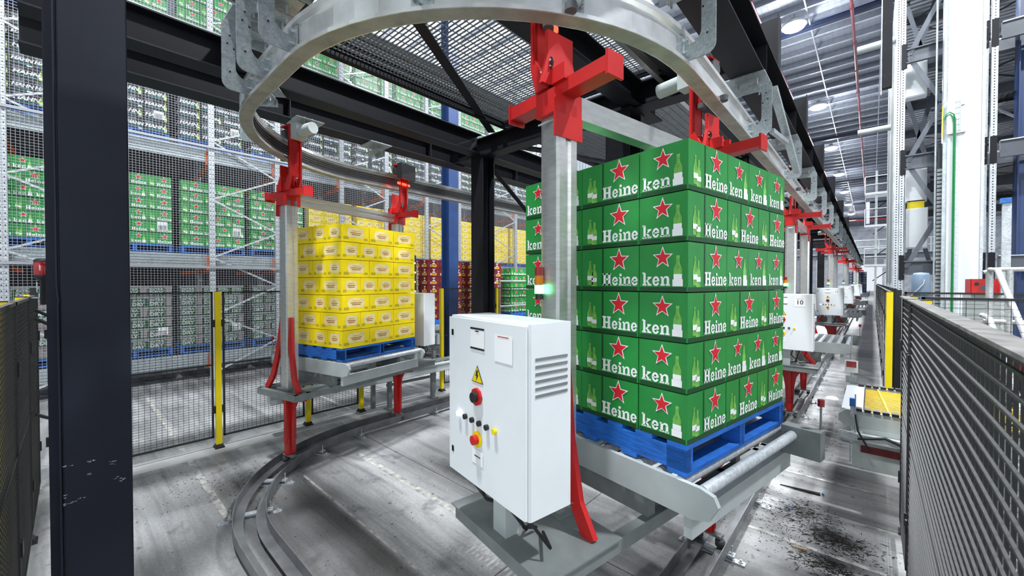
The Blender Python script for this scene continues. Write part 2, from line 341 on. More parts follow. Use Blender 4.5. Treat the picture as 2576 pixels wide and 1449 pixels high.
class Face:                                                     # a print surface: origin at lower left, u to the right, v up, n outward
    def __init__(s, mb, o, u, n, eps=0.0012): s.mb = mb; s.o = Vector(o); s.u = Vector(u); s.n = Vector(n); s.v = Vector((0, 0, 1)); s.e = eps
    def pt(s, a, b, k=1): return s.o + s.u * a + s.v * b + s.n * s.e * k
    def poly(s, P, m, k=1): s.mb.add([s.pt(a, b, k) for a, b in P], [tuple(range(len(P)))], m)
    def rect(s, a0, a1, b0, b1, m, k=1): s.poly([(a0, b0), (a1, b0), (a1, b1), (a0, b1)], m, k)
    def text(s, st, size, a, b, m, k=2, sx=1, shear=0, bold=0, rot=0):
        vs, fs = text_geo(st, size, shear, bold); c, q = math.cos(rot), math.sin(rot)
        s.mb.add([s.pt(a + (x * sx) * c - y * q, b + (x * sx) * q + y * c, k) for x, y, _ in vs], fs, m)
    def star(s, a, b, r, m, k=2):
        P = [(a + (r if i % 2 == 0 else r * 0.42) * math.sin(i * PI / 5), b + (r if i % 2 == 0 else r * 0.42) * math.cos(i * PI / 5)) for i in range(10)]
        s.mb.add([s.pt(a, b, k)] + [s.pt(x, y, k) for x, y in P], [(0, i + 1, (i + 1) % 10 + 1) for i in range(10)], m)
    def slab(s, st, h, a, b, m, k=2):                           # bold slab-serif lettering, h = capital height, a = centre
        wd = {'H': .98, 'e': .66, 'i': .40, 'n': .80, 'k': .84}; x = a - sum(wd[c] for c in st) * h / 2
        for c in st:
            R = lambda x0, x1, y0, y1: s.rect(x + x0 * h, x + x1 * h, b + y0 * h, b + y1 * h, m, k)
            P = lambda *q: s.poly([(x + u * h, b + v * h) for u, v in q], m, k)
            if c == 'H':
                for u in (.12, .60): R(u, u + .24, 0, 1); R(u - .08, u + .32, 0, .13); R(u - .08, u + .32, .87, 1)
                R(.3, .65, .43, .57)
            elif c == 'i': R(.10, .30, .08, .58); R(.02, .38, 0, .12); R(.03, .2, .54, .66); R(.09, .30, .74, .94)
            elif c == 'n':
                R(.10, .30, .05, .6); R(.02, .38, 0, .12); R(.03, .2, .56, .68); R(.52, .72, .05, .5); R(.44, .78, 0, .12)
                P((.30, .45), (.36, .56), (.50, .56), (.52, .45), (.72, .50), (.66, .66), (.52, .71), (.38, .69), (.28, .60))
            elif c == 'k':
                R(.10, .30, .05, .95); R(.02, .38, 0, .12); R(.02, .2, .88, 1); P((.28, .30), (.52, .56), (.72, .56), (.48, .36)); P((.30, .36), (.44, .42), (.72, .08), (.52, .08)); R(.46, .80, 0, .12); R(.46, .78, .56, .67)
            elif c == 'e':
                n = 16; cx, cy = .32, .34
                for i in range(n):
                    t0 = math.radians(20 + i * 318 / n); t1 = math.radians(20 + (i + 1) * 318 / n)
                    P((cx + .29 * math.cos(t0), cy + .36 * math.sin(t0)), (cx + .29 * math.cos(t1), cy + .36 * math.sin(t1)), (cx + .12 * math.cos(t1), cy + .21 * math.sin(t1)), (cx + .12 * math.cos(t0), cy + .21 * math.sin(t0)))
                P((.10, .27), (.60, .33), (.60, .46), (.40, .46), (.40, .40), (.10, .38))
            x += wd[c] * h
    def disc(s, a, b, r, m, k=1, n=14, ry=None):
        s.poly([(a + r * math.cos(2 * PI * i / n), b + (ry or r) * math.sin(2 * PI * i / n)) for i in range(n)], m, k)
    def bottle(s, a, b, h, m, ml, k=1):
        w = h * 0.15
        s.poly([(a - w, b), (a + w, b), (a + w, b + h * .55), (a + w * .4, b + h * .75), (a + w * .4, b + h), (a - w * .4, b + h), (a - w * .4, b + h * .75), (a - w, b + h * .55)], m, k)
        s.rect(a - w, a + w, b + h * .2, b + h * .38, ml, k + 1)
# ---------------------------------------------------------------- setting: floor
fl = structure('floor')
MB().box(-26, 22, -8, 130, -0.35, -0.02, 0).build('base_layer', 'joint', fl)
JX = [-26, -17.0, -11.0, -6.35, -2.0, 3.6, 9.6, 22]
JY = [-8, -3.3, 2.7, 8.7, 14.7, 20.7, 26.7, 32.7, 38.7, 50, 62, 75, 90, 105, 130]
for i in range(len(JX) - 1):
    for j in range(len(JY) - 1):
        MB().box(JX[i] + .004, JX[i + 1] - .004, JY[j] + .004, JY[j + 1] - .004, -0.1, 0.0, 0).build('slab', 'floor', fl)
kb = MB(); kb.box(-6.34, -5.98, -0.6, 16, 0.0005, 0.004, 0); kb.build('pale_concrete_strip', 'kerb', fl)
def worn_line(x0, x1, y, w):
    m = MB(); x = x0; rnd = random.Random(int(y * 100))
    while x < x1:
        l = rnd.uniform(.35, .9); a = w * rnd.uniform(.8, 1.0)
        m.box(x, min(x + l, x1), y - a / 2, y + a / 2, 0.0004, 0.0012, 0); x += l + rnd.choice([0, 0, 0, .03])
    m.build('worn_floor_line', 'paint_line', fl)
for x0, x1, y, w in [(-4.7, -1.95, 2.36, .07), (-9.8, -4.3, 0.92, .06), (-4.6, -2.3, 1.69, .025), (-0.78, 0.1, 3.93, .05), (-0.78, 0.12, 5.38, .05),
                     (-0.75, .15, 7.2, .04), (-0.75, .15, 8.9, .04), (-0.75, .15, 10.9, .04), (-0.75, .15, 13.0, .04), (-9.6, -6.4, 3.1, .05), (-9.8, -6.4, 5.4, .05)]:
    worn_line(x0, x1, y, w)
ba = MB()
for i in range(14):
    ba.box(-2.35 + i * .045, -2.33 + i * .045 , 2.05, 2.25 + .05 * random.random(), .0004, .0012)
ba.build('worn_floor_line', 'paint_line', fl)

# ---------------------------------------------------------------- setting: ceiling
ROOF = 13.1
ce = structure('ceiling')
MB().box(-26, 22, -8, 104, ROOF, ROOF + .05).build('foil_blanket', 'foil', ce)
b = MB(); x = -23.0
while x < -6.6: b.prism([(x, ROOF - .004), (x + .10, ROOF - .004), (x + .13, ROOF - .03), (x + .22, ROOF - .03), (x + .25, ROOF - .004)], 3.3, 26.8, 'y'); x += .25
b.build('added_glowing_sheet', 'added_glow', ce)
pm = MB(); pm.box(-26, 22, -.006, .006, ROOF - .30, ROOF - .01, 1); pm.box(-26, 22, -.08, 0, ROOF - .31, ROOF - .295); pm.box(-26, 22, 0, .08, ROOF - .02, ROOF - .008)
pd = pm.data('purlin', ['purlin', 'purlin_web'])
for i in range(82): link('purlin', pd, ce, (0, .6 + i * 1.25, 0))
bs = MB()
for x in [-13, -11, -9, -7, -5.1, -3.9, -2.0, .2, 2.4, 4.6, 7]:
    for i in range(78): bs.box(x - .02, x + .02, .6 + i * 1.25, .6 + (i + 1) * 1.25, ROOF - .34, ROOF - .30)
bs.build('bridging_strut', 'purlin', ce, kind='stuff')
mw = MB()
for i in range(60): mw.box(-7 + i * .2, -6.996 + i * .2, 8, 60, ROOF - .035, ROOF - .031)
for i in range(200): mw.box(-7, 5, 8 + i * .26, 8.005 + i * .26, ROOF - .04, ROOF - .036)
mw.build('blanket_mesh', 'wire', ce, kind='stuff')
for y in (20.6, 37.5, 54.4, 71.3, 88):
    r = MB(); r.box(-26, 22, y - .1, y + .1, ROOF - .52, ROOF - .5); r.box(-26, 22, y - .1, y + .1, ROOF - .33, ROOF - .315); r.box(-26, 22, y - .008, y + .008, ROOF - .5, ROOF - .32)
    r.build('rafter', 'bcol', ce)
for i, x in enumerate((-3.42, -0.66, 3.0, -9.0)):
    t = MB().tube([(x, -2, ROOF - .62), (x, 100, ROOF - .62)], .055, 8)
    p = t.build('sprinkler_pipe', 'pvc'); tag(p, ['maroon sprinkler pipe running along the roof beside the lamps', 'maroon sprinkler pipe under the roof nearer the crane masts', 'maroon sprinkler pipe along the roof above the right racks', 'maroon sprinkler pipe along the roof above the case racks'][i], 'pipe')
    h = MB()
    for k in range(34): h.box(x - .07, x + .07, 1.8 + k * 3, 1.86 + k * 3, ROOF - .69, ROOF - .55); h.box(x - .006, x + .006, 1.82 + k * 3, 1.84 + k * 3, ROOF - .55, ROOF - .2)
    h.build('pipe_clamps', 'pvc', p, kind='stuff')
p = MB().tube([(-14, 78, 11.2), (12, 78, 11.2)], .12, 8)
for hx in (-12, -8, -4, 0, 4, 8): p.box(hx - .01, hx + .01, 77.99, 78.01, 11.2, ROOF)
p = p.build('sprinkler_main', 'red_pipe'); tag(p, 'red sprinkler main crossing the far end of the hall', 'pipe')
for k, (lx, ly) in enumerate(LAMPS):
    vis = 2 <= k <= 8
    g = thing('high_bay_lamp', (f'{ORD[k-2]} round high bay lamp from the near end of the aisle roof row' if vis else f'round high bay lamp hanging above, {ORD[[0,1,9,10,11,12].index(k)]} of those outside the aisle view, the far left ones added'), 'lamp', (lx, ly, LAMP_Z), 0, 'high bay lamps under the roof')
    MB().lathe((0, 0, 0), [(.10, .28), (.15, .16), (.36, .10), (.42, .04), (.43, -.04)], 20).build('reflector', 'lgrey', g)
    MB().lathe((0, 0, 0), [(.41, -.03), (.36, -.12), (.22, -.17), (.001, -.19)], 20).build('lens', 'lamp_face', g)
    MB().tube([(0, 0, .26), (0, 0, .56)], .012, 6).build('hanger_rod', 'mgrey', g)

# ---------------------------------------------------------------- setting: walls
wl = MB(); wl.box(-14.7, -14.6, -8, 27, 0, 8.6); wl.build('shade_backing_left', 'rack_shade', kind='structure')  # added near-black sheet standing in for the unlit depth behind the rack
wl = MB(); wl.box(-26.1, -26, -8, 101, 0, ROOF); wl.build('wall_left', 'far_wall', kind='structure')
wf = structure('wall_far')
def clad(name, x0, x1, z0, z1, y, mt='far_wall'):
    m = MB(); x = x0
    while x < x1:
        m.box(x, min(x + .98, x1), y, y + .08, z0, z1); m.box(min(x + .98, x1), min(x + 1.0, x1), y + .03, y + .08, z0, z1); x += 1.0
    return m.build(name, mt, wf)
clad('cladding', -26, -1.55, 0, ROOF, 101); clad('cladding', 1.4, 22, 0, ROOF, 101); clad('cladding', -1.55, 1.4, 6.4, ROOF, 101)
MB().box(-1.7, 1.55, 100.6, 101, 5.3, 6.4).build('roller_door_box', 'lgrey', wf)
m = MB()
for k in range(10): m.box(-24, 20, 100.7, 100.95, 6.6 + k * .7, 6.7 + k * .7)
m.build('girts', 'purlin', wf, kind='stuff')
wr = MB(); wr.box(-15, 22, -8.1, -8.0, 0, ROOF); wr.build('wall_behind', 'lgrey', kind='structure')
wb = structure('wall_back')
m = MB()
for i in range(34): m.box(-17.6 + i * .26, -17.42 + i * .26, 26.9, 27.02, 0, ROOF); m.box(-17.42 + i * .26, -17.34 + i * .26, 26.96, 27.02, 0, ROOF)
m.build('ribbed_cladding', 'bwhite', wb)

# ---------------------------------------------------------------- cases
def case_mesh(kind, L=.385, D=.258, H=.23):
    """long axis x, printed on four sides"""
    b = MB(); c = .004
    b.box(-L / 2 + c * .4, L / 2 - c * .4, -D / 2 + c * .4, D / 2 - c * .4, .001, H - .002, 0)
    F = [Face(b, (-L / 2 + c * .4, -D / 2 + c * .4, 0), (1, 0, 0), (0, -1, 0)), Face(b, (L / 2 - c * .4, D / 2 - c * .4, 0), (-1, 0, 0), (0, 1, 0))]
    S = [Face(b, (L / 2 - c * .4, -D / 2 + c * .4, 0), (0, 1, 0), (1, 0, 0)), Face(b, (-L / 2 + c * .4, D / 2 - c * .4, 0), (0, -1, 0), (-1, 0, 0))]
    if kind == 'green':
        mats = ['g_green', 'white', 'star_red', 'g_light', 'g_dark']
        for f in F:
            f.rect(0.004, L - .01, 0.0, .022, 4); f.rect(L * .38, L * .41, .03, H - .004, 4)
            f.bottle(.062, .03, .135, 3, 1); f.bottle(.092, .022, .125, 3, 1)
            f.star(L * .68, H * .70, .066, 1); f.star(L * .68, H * .70, .054, 2, 3)
            f.slab('Heine', .066, L * .69, .028, 1)
        for f in S:
            f.rect(0.004, D - .01, 0.0, .022, 4); f.bottle(D * .80, .03, .14, 3, 1)
            f.star(D * .50, H * .70, .056, 1); f.star(D * .50, H * .70, .045, 2, 3)
            f.slab('ken', .066, D * .36, .028, 1); f.rect(D * .70, D * .90, .026, .058, 1, 3)
    elif kind == 'black':
        mats = ['h_black', 'white', 'h_teal', 'h_lime', 'h_grey']
        for f in F:
            f.poly([(.03, H * .55), (.15, H * .55), (.15, H - .006), (.02, H - .006)], 4)
            f.text('HAHN', .092, L * .44, H * .52, 1, 2, 1.12, .28, .0035); f.text('ULTRA CRISP', .034, L * .44, H * .24, 2, 2, 1.1, .2, .0012)
            f.bottle(L * .87, .03, .155, 3, 1)
        for f in S:
            f.poly([(.02, H * .5), (D * .6, H * .5), (D * .6, H - .004), (.01, H - .004)], 4)
            f.text('HAHN', .082, D * .50, H * .50, 1, 2, 1.02, .28, .003); f.text('ULTRA CRISP', .030, D * .50, H * .22, 2, 2, 1.05, .2, .001)
            f.rect(D * .7, D * .93, .008, .032, 1)
    elif kind == 'dry':
        mats = ['g_dark', 'd_white', 'd_pink', 'g_dark', 'd_print']
        for f in F:
            f.rect(.0, L, H * .72, H, 1); f.poly([(.02, H * .45), (.26, H * .72), (.26, H * .5)], 1)
            f.rect(L * .72, L * .98, H * .12, H * .94, 1, 2)
            for k in range(6): f.rect(L * .74, L * .96, H * (.16 + k * .13), H * (.23 + k * .13), 2, 3)
            f.rect(.02, L * .70, H * .10, H * .86, 3, 2)
            f.text('EXTRA', .066, L * .35, H * .66, 4, 3, 1.05, 0, .003, .06); f.text('DRY', .098, L * .34, H * .30, 4, 3, 1.1, 0, .005)
        for f in S:
            f.rect(.0, D, H * .80, H, 1); f.rect(.02, D * .97, H * .10, H * .80, 3, 2)
            f.text('EXTRA', .056, D * .48, H * .62, 4, 3, 1.0, 0, .003); f.text('DRY', .088, D * .46, H * .28, 4, 3, 1.05, 0, .005)
    elif kind == 'yellow':
        mats = ['y_yellow', 'y_cream', 'y_brown', 'y_olive', 'black']
        for f, w in [(F[0], L), (F[1], L), (S[0], D), (S[1], D)]:
            k = min(w * .56, .20) / 2
            f.poly([(w * .5 - k, .05), (w * .5 + k, .05), (w * .5 + k * 1.25, H * .5), (w * .5 + k, H - .035), (w * .5 - k, H - .035), (w * .5 - k * 1.25, H * .5)], 1)
            f.rect(w * .5 - k * .75, w * .5 + k * .75, H * .52, H * .56, 2, 2); f.rect(w * .5 - k * .6, w * .5 + k * .6, H * .42, H * .46, 2, 2)
            f.rect(w * .5 - k * .5, w * .5 + k * .5, H * .64, H * .67, 3, 2); f.rect(w * .06, w * .24, .03, .06, 3, 1); f.rect(w * .8, w * .94, .03, .055, 3, 1)
    elif kind == 'maroon':
        mats = ['m_maroon', 'white', 'm_gold', 'y_brown']
        for f, w in [(F[0], L), (F[1], L), (S[0], D), (S[1], D)]:
            cx = w * .52; a = .012
            for sg in (-1, 1):
                f.poly([(cx, H * .66), (cx + sg * .045, H * .93), (cx + sg * .033, H * .94), (cx - sg * .004, H * .72)], 1, 2)
                f.poly([(cx + sg * .02, H * .80), (cx + sg * .012, H * .93), (cx + sg * .006, H * .93), (cx + sg * .008, H * .78)], 1, 3)
            f.rect(cx - .04, cx + .04, H * .50, H * .60, 1, 2)
            f.text('OLD', .085, cx, H * .29, 2, 2, 1.1, 0, .005)
            f.rect(cx - .11, cx - .075, H * .18, H * .40, 1, 2)
            f.disc(w * .12, H * .5, .012, 3); f.disc(w * .86, H * .62, .012, 3)
    elif kind == 'navy':
        mats = ['n_navy', 'n_pale', 'white']
        for f, w in [(F[0], L), (F[1], L), (S[0], D), (S[1], D)]:
            f.text('FURPHY', .042, w * .5, H * .80, 2, 2, 1.0, 0, .003); f.rect(w * .32, w * .68, H * .66, H * .69, 1)
            P = lambda r: [(w * .46 + r * math.sin(i * PI / 3), H * .34 + r * math.cos(i * PI / 3)) for i in range(6)]
            f.poly(P(.062), 1, 1); f.poly(P(.052), 0, 2); f.poly(P(.042), 1, 3); f.poly(P(.030), 0, 4)
            f.rect(w * .76, w * .95, .012, .055, 2)
    elif kind == 'dots':
        mats = ['n_navy', 'n_pale', 'white']
        for f, w in [(F[0], L), (F[1], L), (S[0], D), (S[1], D)]:
            f.disc(w * .5, H * .55, .075, 1); f.disc(w * .5, H * .55, .05, 0, 2)
    elif kind == 'tins':
        b = MB(); mats = ['tin', 'galv_light', 'h_lime']
        for i in range(6):
            for j in range(4):
                b.lathe((-L / 2 + .032 + i * .064, -D / 2 + .032 + j * .064, 0), [(.028, .004), (.031, .012), (.031, H - .03), (.026, H - .01)], 8)
        b.box(-L / 2, L / 2, -D / 2, D / 2, 0, .035, 0)
    return b.data(kind + '_case', mats)
KINDS = {'green': ('green_beer_case', 'green beer case'), 'black': ('black_beer_case', 'black beer case'), 'dry': ('pale_green_beer_case', 'white and green case'),
         'yellow': ('yellow_beer_case', 'yellow beer case'), 'maroon': ('maroon_beer_case', 'maroon case'), 'navy': ('navy_beer_case', 'navy beer case'),
         'dots': ('dotted_navy_case', 'navy case with pale circles'), 'tins': ('tin_tray', 'shrink-wrapped tray of tins')}
HT = {'green': .235, 'black': .222, 'dry': .216, 'yellow': .202, 'maroon': .222, 'navy': .235, 'dots': .235, 'tins': .17}
CM = {k: case_mesh(k, H=HT[k] - .003) for k in KINDS}
NCASE = {k: 0 for k in KINDS}
PL = 1.165
ROWS = [('L', 'L', 'L'), ('L', 'S', 'S', 'S')]
def front_row(kind, n, layers, base, u, nrm, where, group, width=PL, flip=0, limit=290, start=0, depth_fill=False):
    """one visible face of a stack: base = lower left corner of that face, u along it, nrm out of it"""
    u = Vector(u); nrm = Vector(nrm); rest = []
    ang = math.atan2(u.y, u.x)
    for l in range(start, layers):
        row = ROWS[(l + flip) % 2]; a = 0
        if flip and len(row) == 4: row = row[::-1]
        for i, t in enumerate(row):
            w = .388 if t == 'L' else .2585; d = .2585 if t == 'L' else .388
            c = Vector(base) + u * (a + w / 2) - nrm * (d / 2) + Vector((0, 0, l * HT[kind])); a += w
            rz = ang + (0 if t == 'L' else -PI / 2)
            j = random.uniform(-.003, .003)
            rest.append((CM[kind], c + nrm * j, rz + random.uniform(-.006, .006), l, i, len(row)))
    out = []
    for me, c, rz, l, i, nr in rest:
        if NCASE[kind] < limit:
            o = link(KINDS[kind][0], me, None, c, rz)
            tag(o, f'{KINDS[kind][1]}, {where}, {"bottom" if l == 0 else ORD[l]} layer, {ORD[i]} from left', 'beer case' if kind != 'tins' else 'tray', group)
            NCASE[kind] += 1; out.append(o)
        else: FAR.setdefault(kind, []).append((me, c, rz))
    return out
FAR = {}
def flush_far():
    for kind, L_ in FAR.items():
        b = MB(); src = L_[0][0]
        mats = [m.name for m in src.materials]
        for me, c, rz in L_:
            mt = Matrix.Translation(c) @ Matrix.Rotation(rz, 4, 'Z')
            k = len(b.v); b.v += [tuple(mt @ v.co) for v in me.vertices]
            for p in me.polygons: b.f.append([i + k for i in p.vertices]); b.m.append(p.material_index); b.sm.append(False)
        me = bpy.data.meshes.new('far_cases'); me.from_pydata(b.v, [], b.f)
        for m in src.materials: me.materials.append(m)
        me.polygons.foreach_set('material_index', b.m); me.update()
        o = link(KINDS[kind][0] + 's', me, kind='stuff'); tag(o, f'remaining {KINDS[kind][1]} stacks farther along the racks', 'beer cases')

# ---------------------------------------------------------------- pallets
def make_pallet():
    g = thing('timber_pallet', 'x', 'pallet')
    h = PL / 2
    for x in (-h + .02, 0, h - .02): MB().box(x - .02, x + .02, -h, h, .022, .125).build('bearer', 'pallet_blue', g)
    d = MB().box(-h, h, -.048, .048, .125, .148).data('deck_board', 'pallet_blue')
    for i in range(7): link('deck_board', d, g, (0, -h + .05 + i * (PL - .1) / 6, 0))
    d2 = MB().box(-h, h, -.048, .048, 0, .022).data('bottom_board', 'pallet_blue')
    for i in range(5): link('bottom_board', d2, g, (0, -h + .05 + i * (PL - .1) / 4, 0))
    d3 = MB().box(-.028, .028, -.05, .05, .022, .125).data('end_block', 'pallet_blue')
    for sx in (-1, 0, 1):
        for sy in (-1, 1): link('end_block', d3, g, (sx * (h - .028), sy * (h - .05), 0))
    return g
PROTO = make_pallet(); index_kids(PROTO); PROTO_USED = [False]
def pallet(loc, rz, label, group):
    if PROTO_USED[0]: o = copy_tree(PROTO)
    else: o = PROTO; PROTO_USED[0] = True
    o.location = loc; o.rotation_euler = (0, 0, rz); tag(o, label, 'pallet', group); return o
# ---------------------------------------------------------------- the case rack on the left
RX = -10.7
UY = [-.75, .67, 2.08, 3.38, 4.96, 6.31, 7.75, 9.13, 10.6, 12.1, 13.5]
rack = thing('pallet_rack', 'tall galvanised pallet rack behind wire mesh, full of beer cases', 'rack')
def upright_mesh(w, d, z0, z1, pitch=.1, mt=('galv_light', 'black')):
    b = MB(); b.box(-d, 0, -w / 2, w / 2, z0, z1, 0)
    z = z0 + .06
    while z < z1 - .05:
        for s in (-1, 1): b.box(-.001, .0012, s * w * .24 - .007, s * w * .24 + .007, z, z + .022, 1)
        z += pitch
    b.box(-.0005, .004, -w * .08, w * .08, z0, z1, 0)
    return b.data('upright', list(mt))
um = upright_mesh(.11, .09, 0, 11.5)
for i, y in enumerate(UY):
    link('upright', um, rack, (RX, y, 0))
    MB().box(RX - .12, RX + .05, y - .09, y + .09, 0, .012).build('foot_plate', 'galv', rack)
    if i: link('upright', um, rack, (RX - 1.35, y, 0))
for i in range(0, len(UY) - 1, 2):
    y0, y1 = UY[i], UY[i + 1]; k = 0; z = .12
    while z < 10.9:
        a, b_ = (y0, y1) if k % 2 == 0 else (y1, y0)
        MB().bar((RX - .03, a, z), (RX - .03, b_, z + .635), .035, .035).build('diagonal_brace', 'galv_light', rack)
        z += .635; k += 1
LV = [(.6, 'dry', 6, .216), (2.75, 'green', 6, .235), (5.05, 'black', 7, .222), (7.35, 'green', 8, .235)]
for zi, (z, *_r) in enumerate(LV):
    b = MB(); y0, y1 = -1.6, 14
    b.box(RX - .22, RX - .14, y0, y1, z - .30, z - .02, 0)
    for k in range(5): b.box(RX - .14, RX - .125, y0, y1, z - .28 + k * .055, z - .255 + k * .055, 0)
    b.build('load_beam', 'galv', rack)
    for y in UY:
        MB().box(RX - .30, RX - .10, y - .085, y - .055, z - .36, z - .05).build('beam_connector', 'orange', rack)
        if zi: MB().box(RX - 3.6, RX - .25, y - .03, y + .03, z - .42, z - .34).build('cross_beam', 'orange', rack)
for z in (2.42, 5.02, 7.50):
    MB().box(RX + .02, RX + .05, -1.6, 14, z, z + .05).build('mesh_rail', 'wire', rack)
def mesh_panel(y0, y1, z0, z1, x, py=.05, pz=.05, r=.0024, mt='wire', name='mesh_panel', parent=None):
    b = MB(); y = y0
    while y <= y1: b.box(x - r, x + r, y - r, y + r, z0, z1); y += py
    z = z0
    while z <= z1: b.box(x + r, x + 3 * r, y0, y1, z - r, z + r); z += pz
    return b.build(name, mt, parent, kind='stuff')
for i in range(len(UY) // 2 + 1):
    a = -1.6 if i == 0 else UY[2 * i - 1]; b_ = UY[min(2 * i + 1, len(UY) - 1)]
    if b_ <= a: continue
    for z0, z1 in ((.35, 2.42), (2.45, 5.02), (5.05, 7.5), (7.53, 10.4)): mesh_panel(a, b_, z0, z1, RX + .035, parent=rack)
# pallets and their loads
NEAR = [-1.05 + 1.305 * k for k in range(11)]
LEVN = ['floor level', 'first level', 'second level', 'third level']
for li, (z, kind, lay, h) in enumerate(LV):
    for k, y in enumerate(NEAR):
        kd = kind
        if li == 1 and y > 3.9: kd = 'yellow'; lay2 = 7
        else: lay2 = lay
        if li == 0 and k == 0: pass
        x = RX - .24
        jt = random.uniform(-.02, .02)
        pallet((x - PL / 2 + .02, y + PL / 2 + jt, z), PI / 2, f'blue timber pallet on the rack {LEVN[li]}, {ORD[k]} from near end', 'pallets in the rack')
        fr = front_row(kd, 0, lay2, (x, y + jt, z + .15), (0, 1, 0), (1, 0, 0), f'rack {LEVN[li]}, {ORD[k]} pallet', f'{KINDS[kd][1]}s in the rack', flip=k % 2, limit=215 if kd == 'green' else 290)
        if li in (0, 1, 2) and k in (1, 2, 3, 5):
            Face(bb := MB(), (x + .006, y + jt, z + .15), (0, 1, 0), (1, 0, 0)).rect(.93, 1.09, h * 1.25, h * 2.0, 0)
            fce = Face(bb, (x + .008, y + jt, z + .15), (0, 1, 0), (1, 0, 0))
            for q in range(7): fce.rect(.945 + q * .019, .952 + q * .019 + (q % 3) * .002, h * 1.3, h * 1.7, 1)
            o = bb.build('barcode_label', ['label', 'black']); tag(o, f'white barcode sheet stuck on the {ORD[k]} load of the rack {LEVN[li]}', 'label', 'barcode sheets on the loads')

# ---------------------------------------------------------------- safety fences
PH = 2.0
def fence_post(x, y, rz, label, ztop=PH, mt='yellow'):
    g = thing('yellow_post' if mt == 'yellow' else 'dark_post', label, 'post', (x, y, 0), rz, 'yellow fence posts' if mt == 'yellow' else 'dark posts along the aisle fence')
    b = MB(); b.box(-.03, .03, -.03, .03, .01, ztop)
    b.build('tube', mt, g)
    h = MB()
    for z in (.55, 1.1, 1.5):
        for s in (-.05, 0): h.tube([(-.0315, 0, z + s), (-.028, 0, z + s)], .006, 8)
    h.build('bolt_hole', 'black', g, kind='stuff')
    MB().box(-.065, .065, -.05, .05, 0, .022).prism([(-.065, 0), (.065, 0), (.04, .05), (-.04, .05)], -.04, .04, 'y').build('foot', 'black', g)
    MB().box(-.031, .031, -.031, .031, ztop, ztop + .006).build('cap', 'black', g)
    return g
def fence_panel(p, q, label, z0=.14, z1=PH, top='black', pv=.05, ph=.03, r=.0016, clamps=True, group='black mesh fence panels'):
    p = Vector((*p, 0)); q = Vector((*q, 0)); L_ = (q - p).length; a = math.atan2(q.y - p.y, q.x - p.x)
    g = thing('mesh_fence', label, 'fence', p, a, group)
    t = .02
    MB().box(0, t, -.0125, .0125, z0, z1).build('frame_side', 'black_wire', g); MB().box(L_ - t, L_, -.0125, .0125, z0, z1).build('frame_side', 'black_wire', g)
    MB().box(0, L_, -.0125, .0125, z1 - t, z1).build('top_rail', top, g); MB().box(0, L_, -.0125, .0125, z0, z0 + t).build('bottom_rail', 'black_wire', g)
    b = MB(); x = t + pv
    while x < L_ - t: b.box(x - r, x + r, -r, r, z0, z1); x += pv
    z = z0 + t + ph
    while z < z1 - t: b.box(0, L_, r, 3 * r, z - r, z + r); z += ph
    b.build('wire_mesh', 'black_wire', g, kind='stuff')
    MB().box(0, L_, -.009, .009, (z0 + z1) / 2 - .008, (z0 + z1) / 2 + .008).build('middle_rail', 'black_wire', g)
    c = MB()
    if clamps:
        for z in (.45, 1.55):
            for x in (-.018, L_ - .012): c.box(x, x + .03, -.022, .022, z, z + .09)
        c.build('clamp', 'black', g, kind='stuff')
    return g
FX = -6.2
PY = [(1.25, 'second from the dark column'), (2.34, 'first post under the yellow load'), (3.17, 'at the near side of the pallet opening'), (4.82, 'at the far side of the pallet opening, beside the blue column'), (6.35, 'behind the dark inner column')]
for y, w in PY: fence_post(FX, y, 0, f'yellow fence post {w}')
fence_post(FX, -.285, 0, 'yellow corner fence post left of the near dark column')
fence_panel((FX, -.17), (FX, 1.2), 'black mesh fence panel partly behind the near dark column', clamps=True)
fence_panel((FX, 1.30), (FX, 2.29), 'black mesh fence panel left of the yellow load')
fence_panel((FX, 2.39), (FX, 3.12), 'black mesh fence panel below the yellow load')
fence_panel((FX, 4.87), (FX, 6.30), 'black mesh fence panel in front of the blue column')
fence_panel((FX, 6.40), (FX, 8.30), 'black mesh fence panel behind the dark inner column')
# near fence that runs towards the viewer at the left edge
fence_post(-5.05, -.27, PI / 2, 'yellow fence post at left edge, nearer the corner')
fence_post(-3.9, -.29, PI / 2, 'yellow fence post at left edge, nearest the viewer')
fence_panel((-6.1, -.235), (-5.0, -.235), 'dark fence panel seen edge on, ending at the red beacon', top='dusty')
fence_panel((-4.96, -.235), (-3.86, -.235), 'dark fence panel seen edge on at left edge', top='dusty')
fence_panel((-3.82, -.235), (-2.6, -.235), 'nearest dark fence panel at the left edge with dusty top rail', top='dusty')
# red beacon and sensor on the corner
g = thing('beacon_light', 'red beacon lamp on a dark stalk above the left fence corner', 'beacon', (-5.2, -.16, 0))
MB().lathe((0, 0, 1.93), [(.018, 0), (.018, .20), (.05, .22), (.052, .25)], 16).build('stalk', 'black', g)
MB().lathe((0, 0, 2.18), [(.052, 0), (.054, .015), (.052, .10), (.048, .108)], 20).build('lens', 'red_lens', g)
MB().lathe((0, 0, 2.288), [(.050, 0), (.052, .02), (.03, .032), (.001, .034)], 20).build('cap', 'black', g)
MB().bar((0, -.02, 1.99), (0, -.10, 1.99), .012, .012).build('bracket', 'lgrey', g)
g = thing('safety_sensor', 'small black door sensor with grey plate on the fence corner', 'sensor', (-5.75, -.235, 2.0))
MB().box(-.03, .05, -.02, .02, .0, .07).build('body', 'black', g); MB().box(-.05, .05, .02, .024, .03, .12).build('plate', 'lgrey', g)
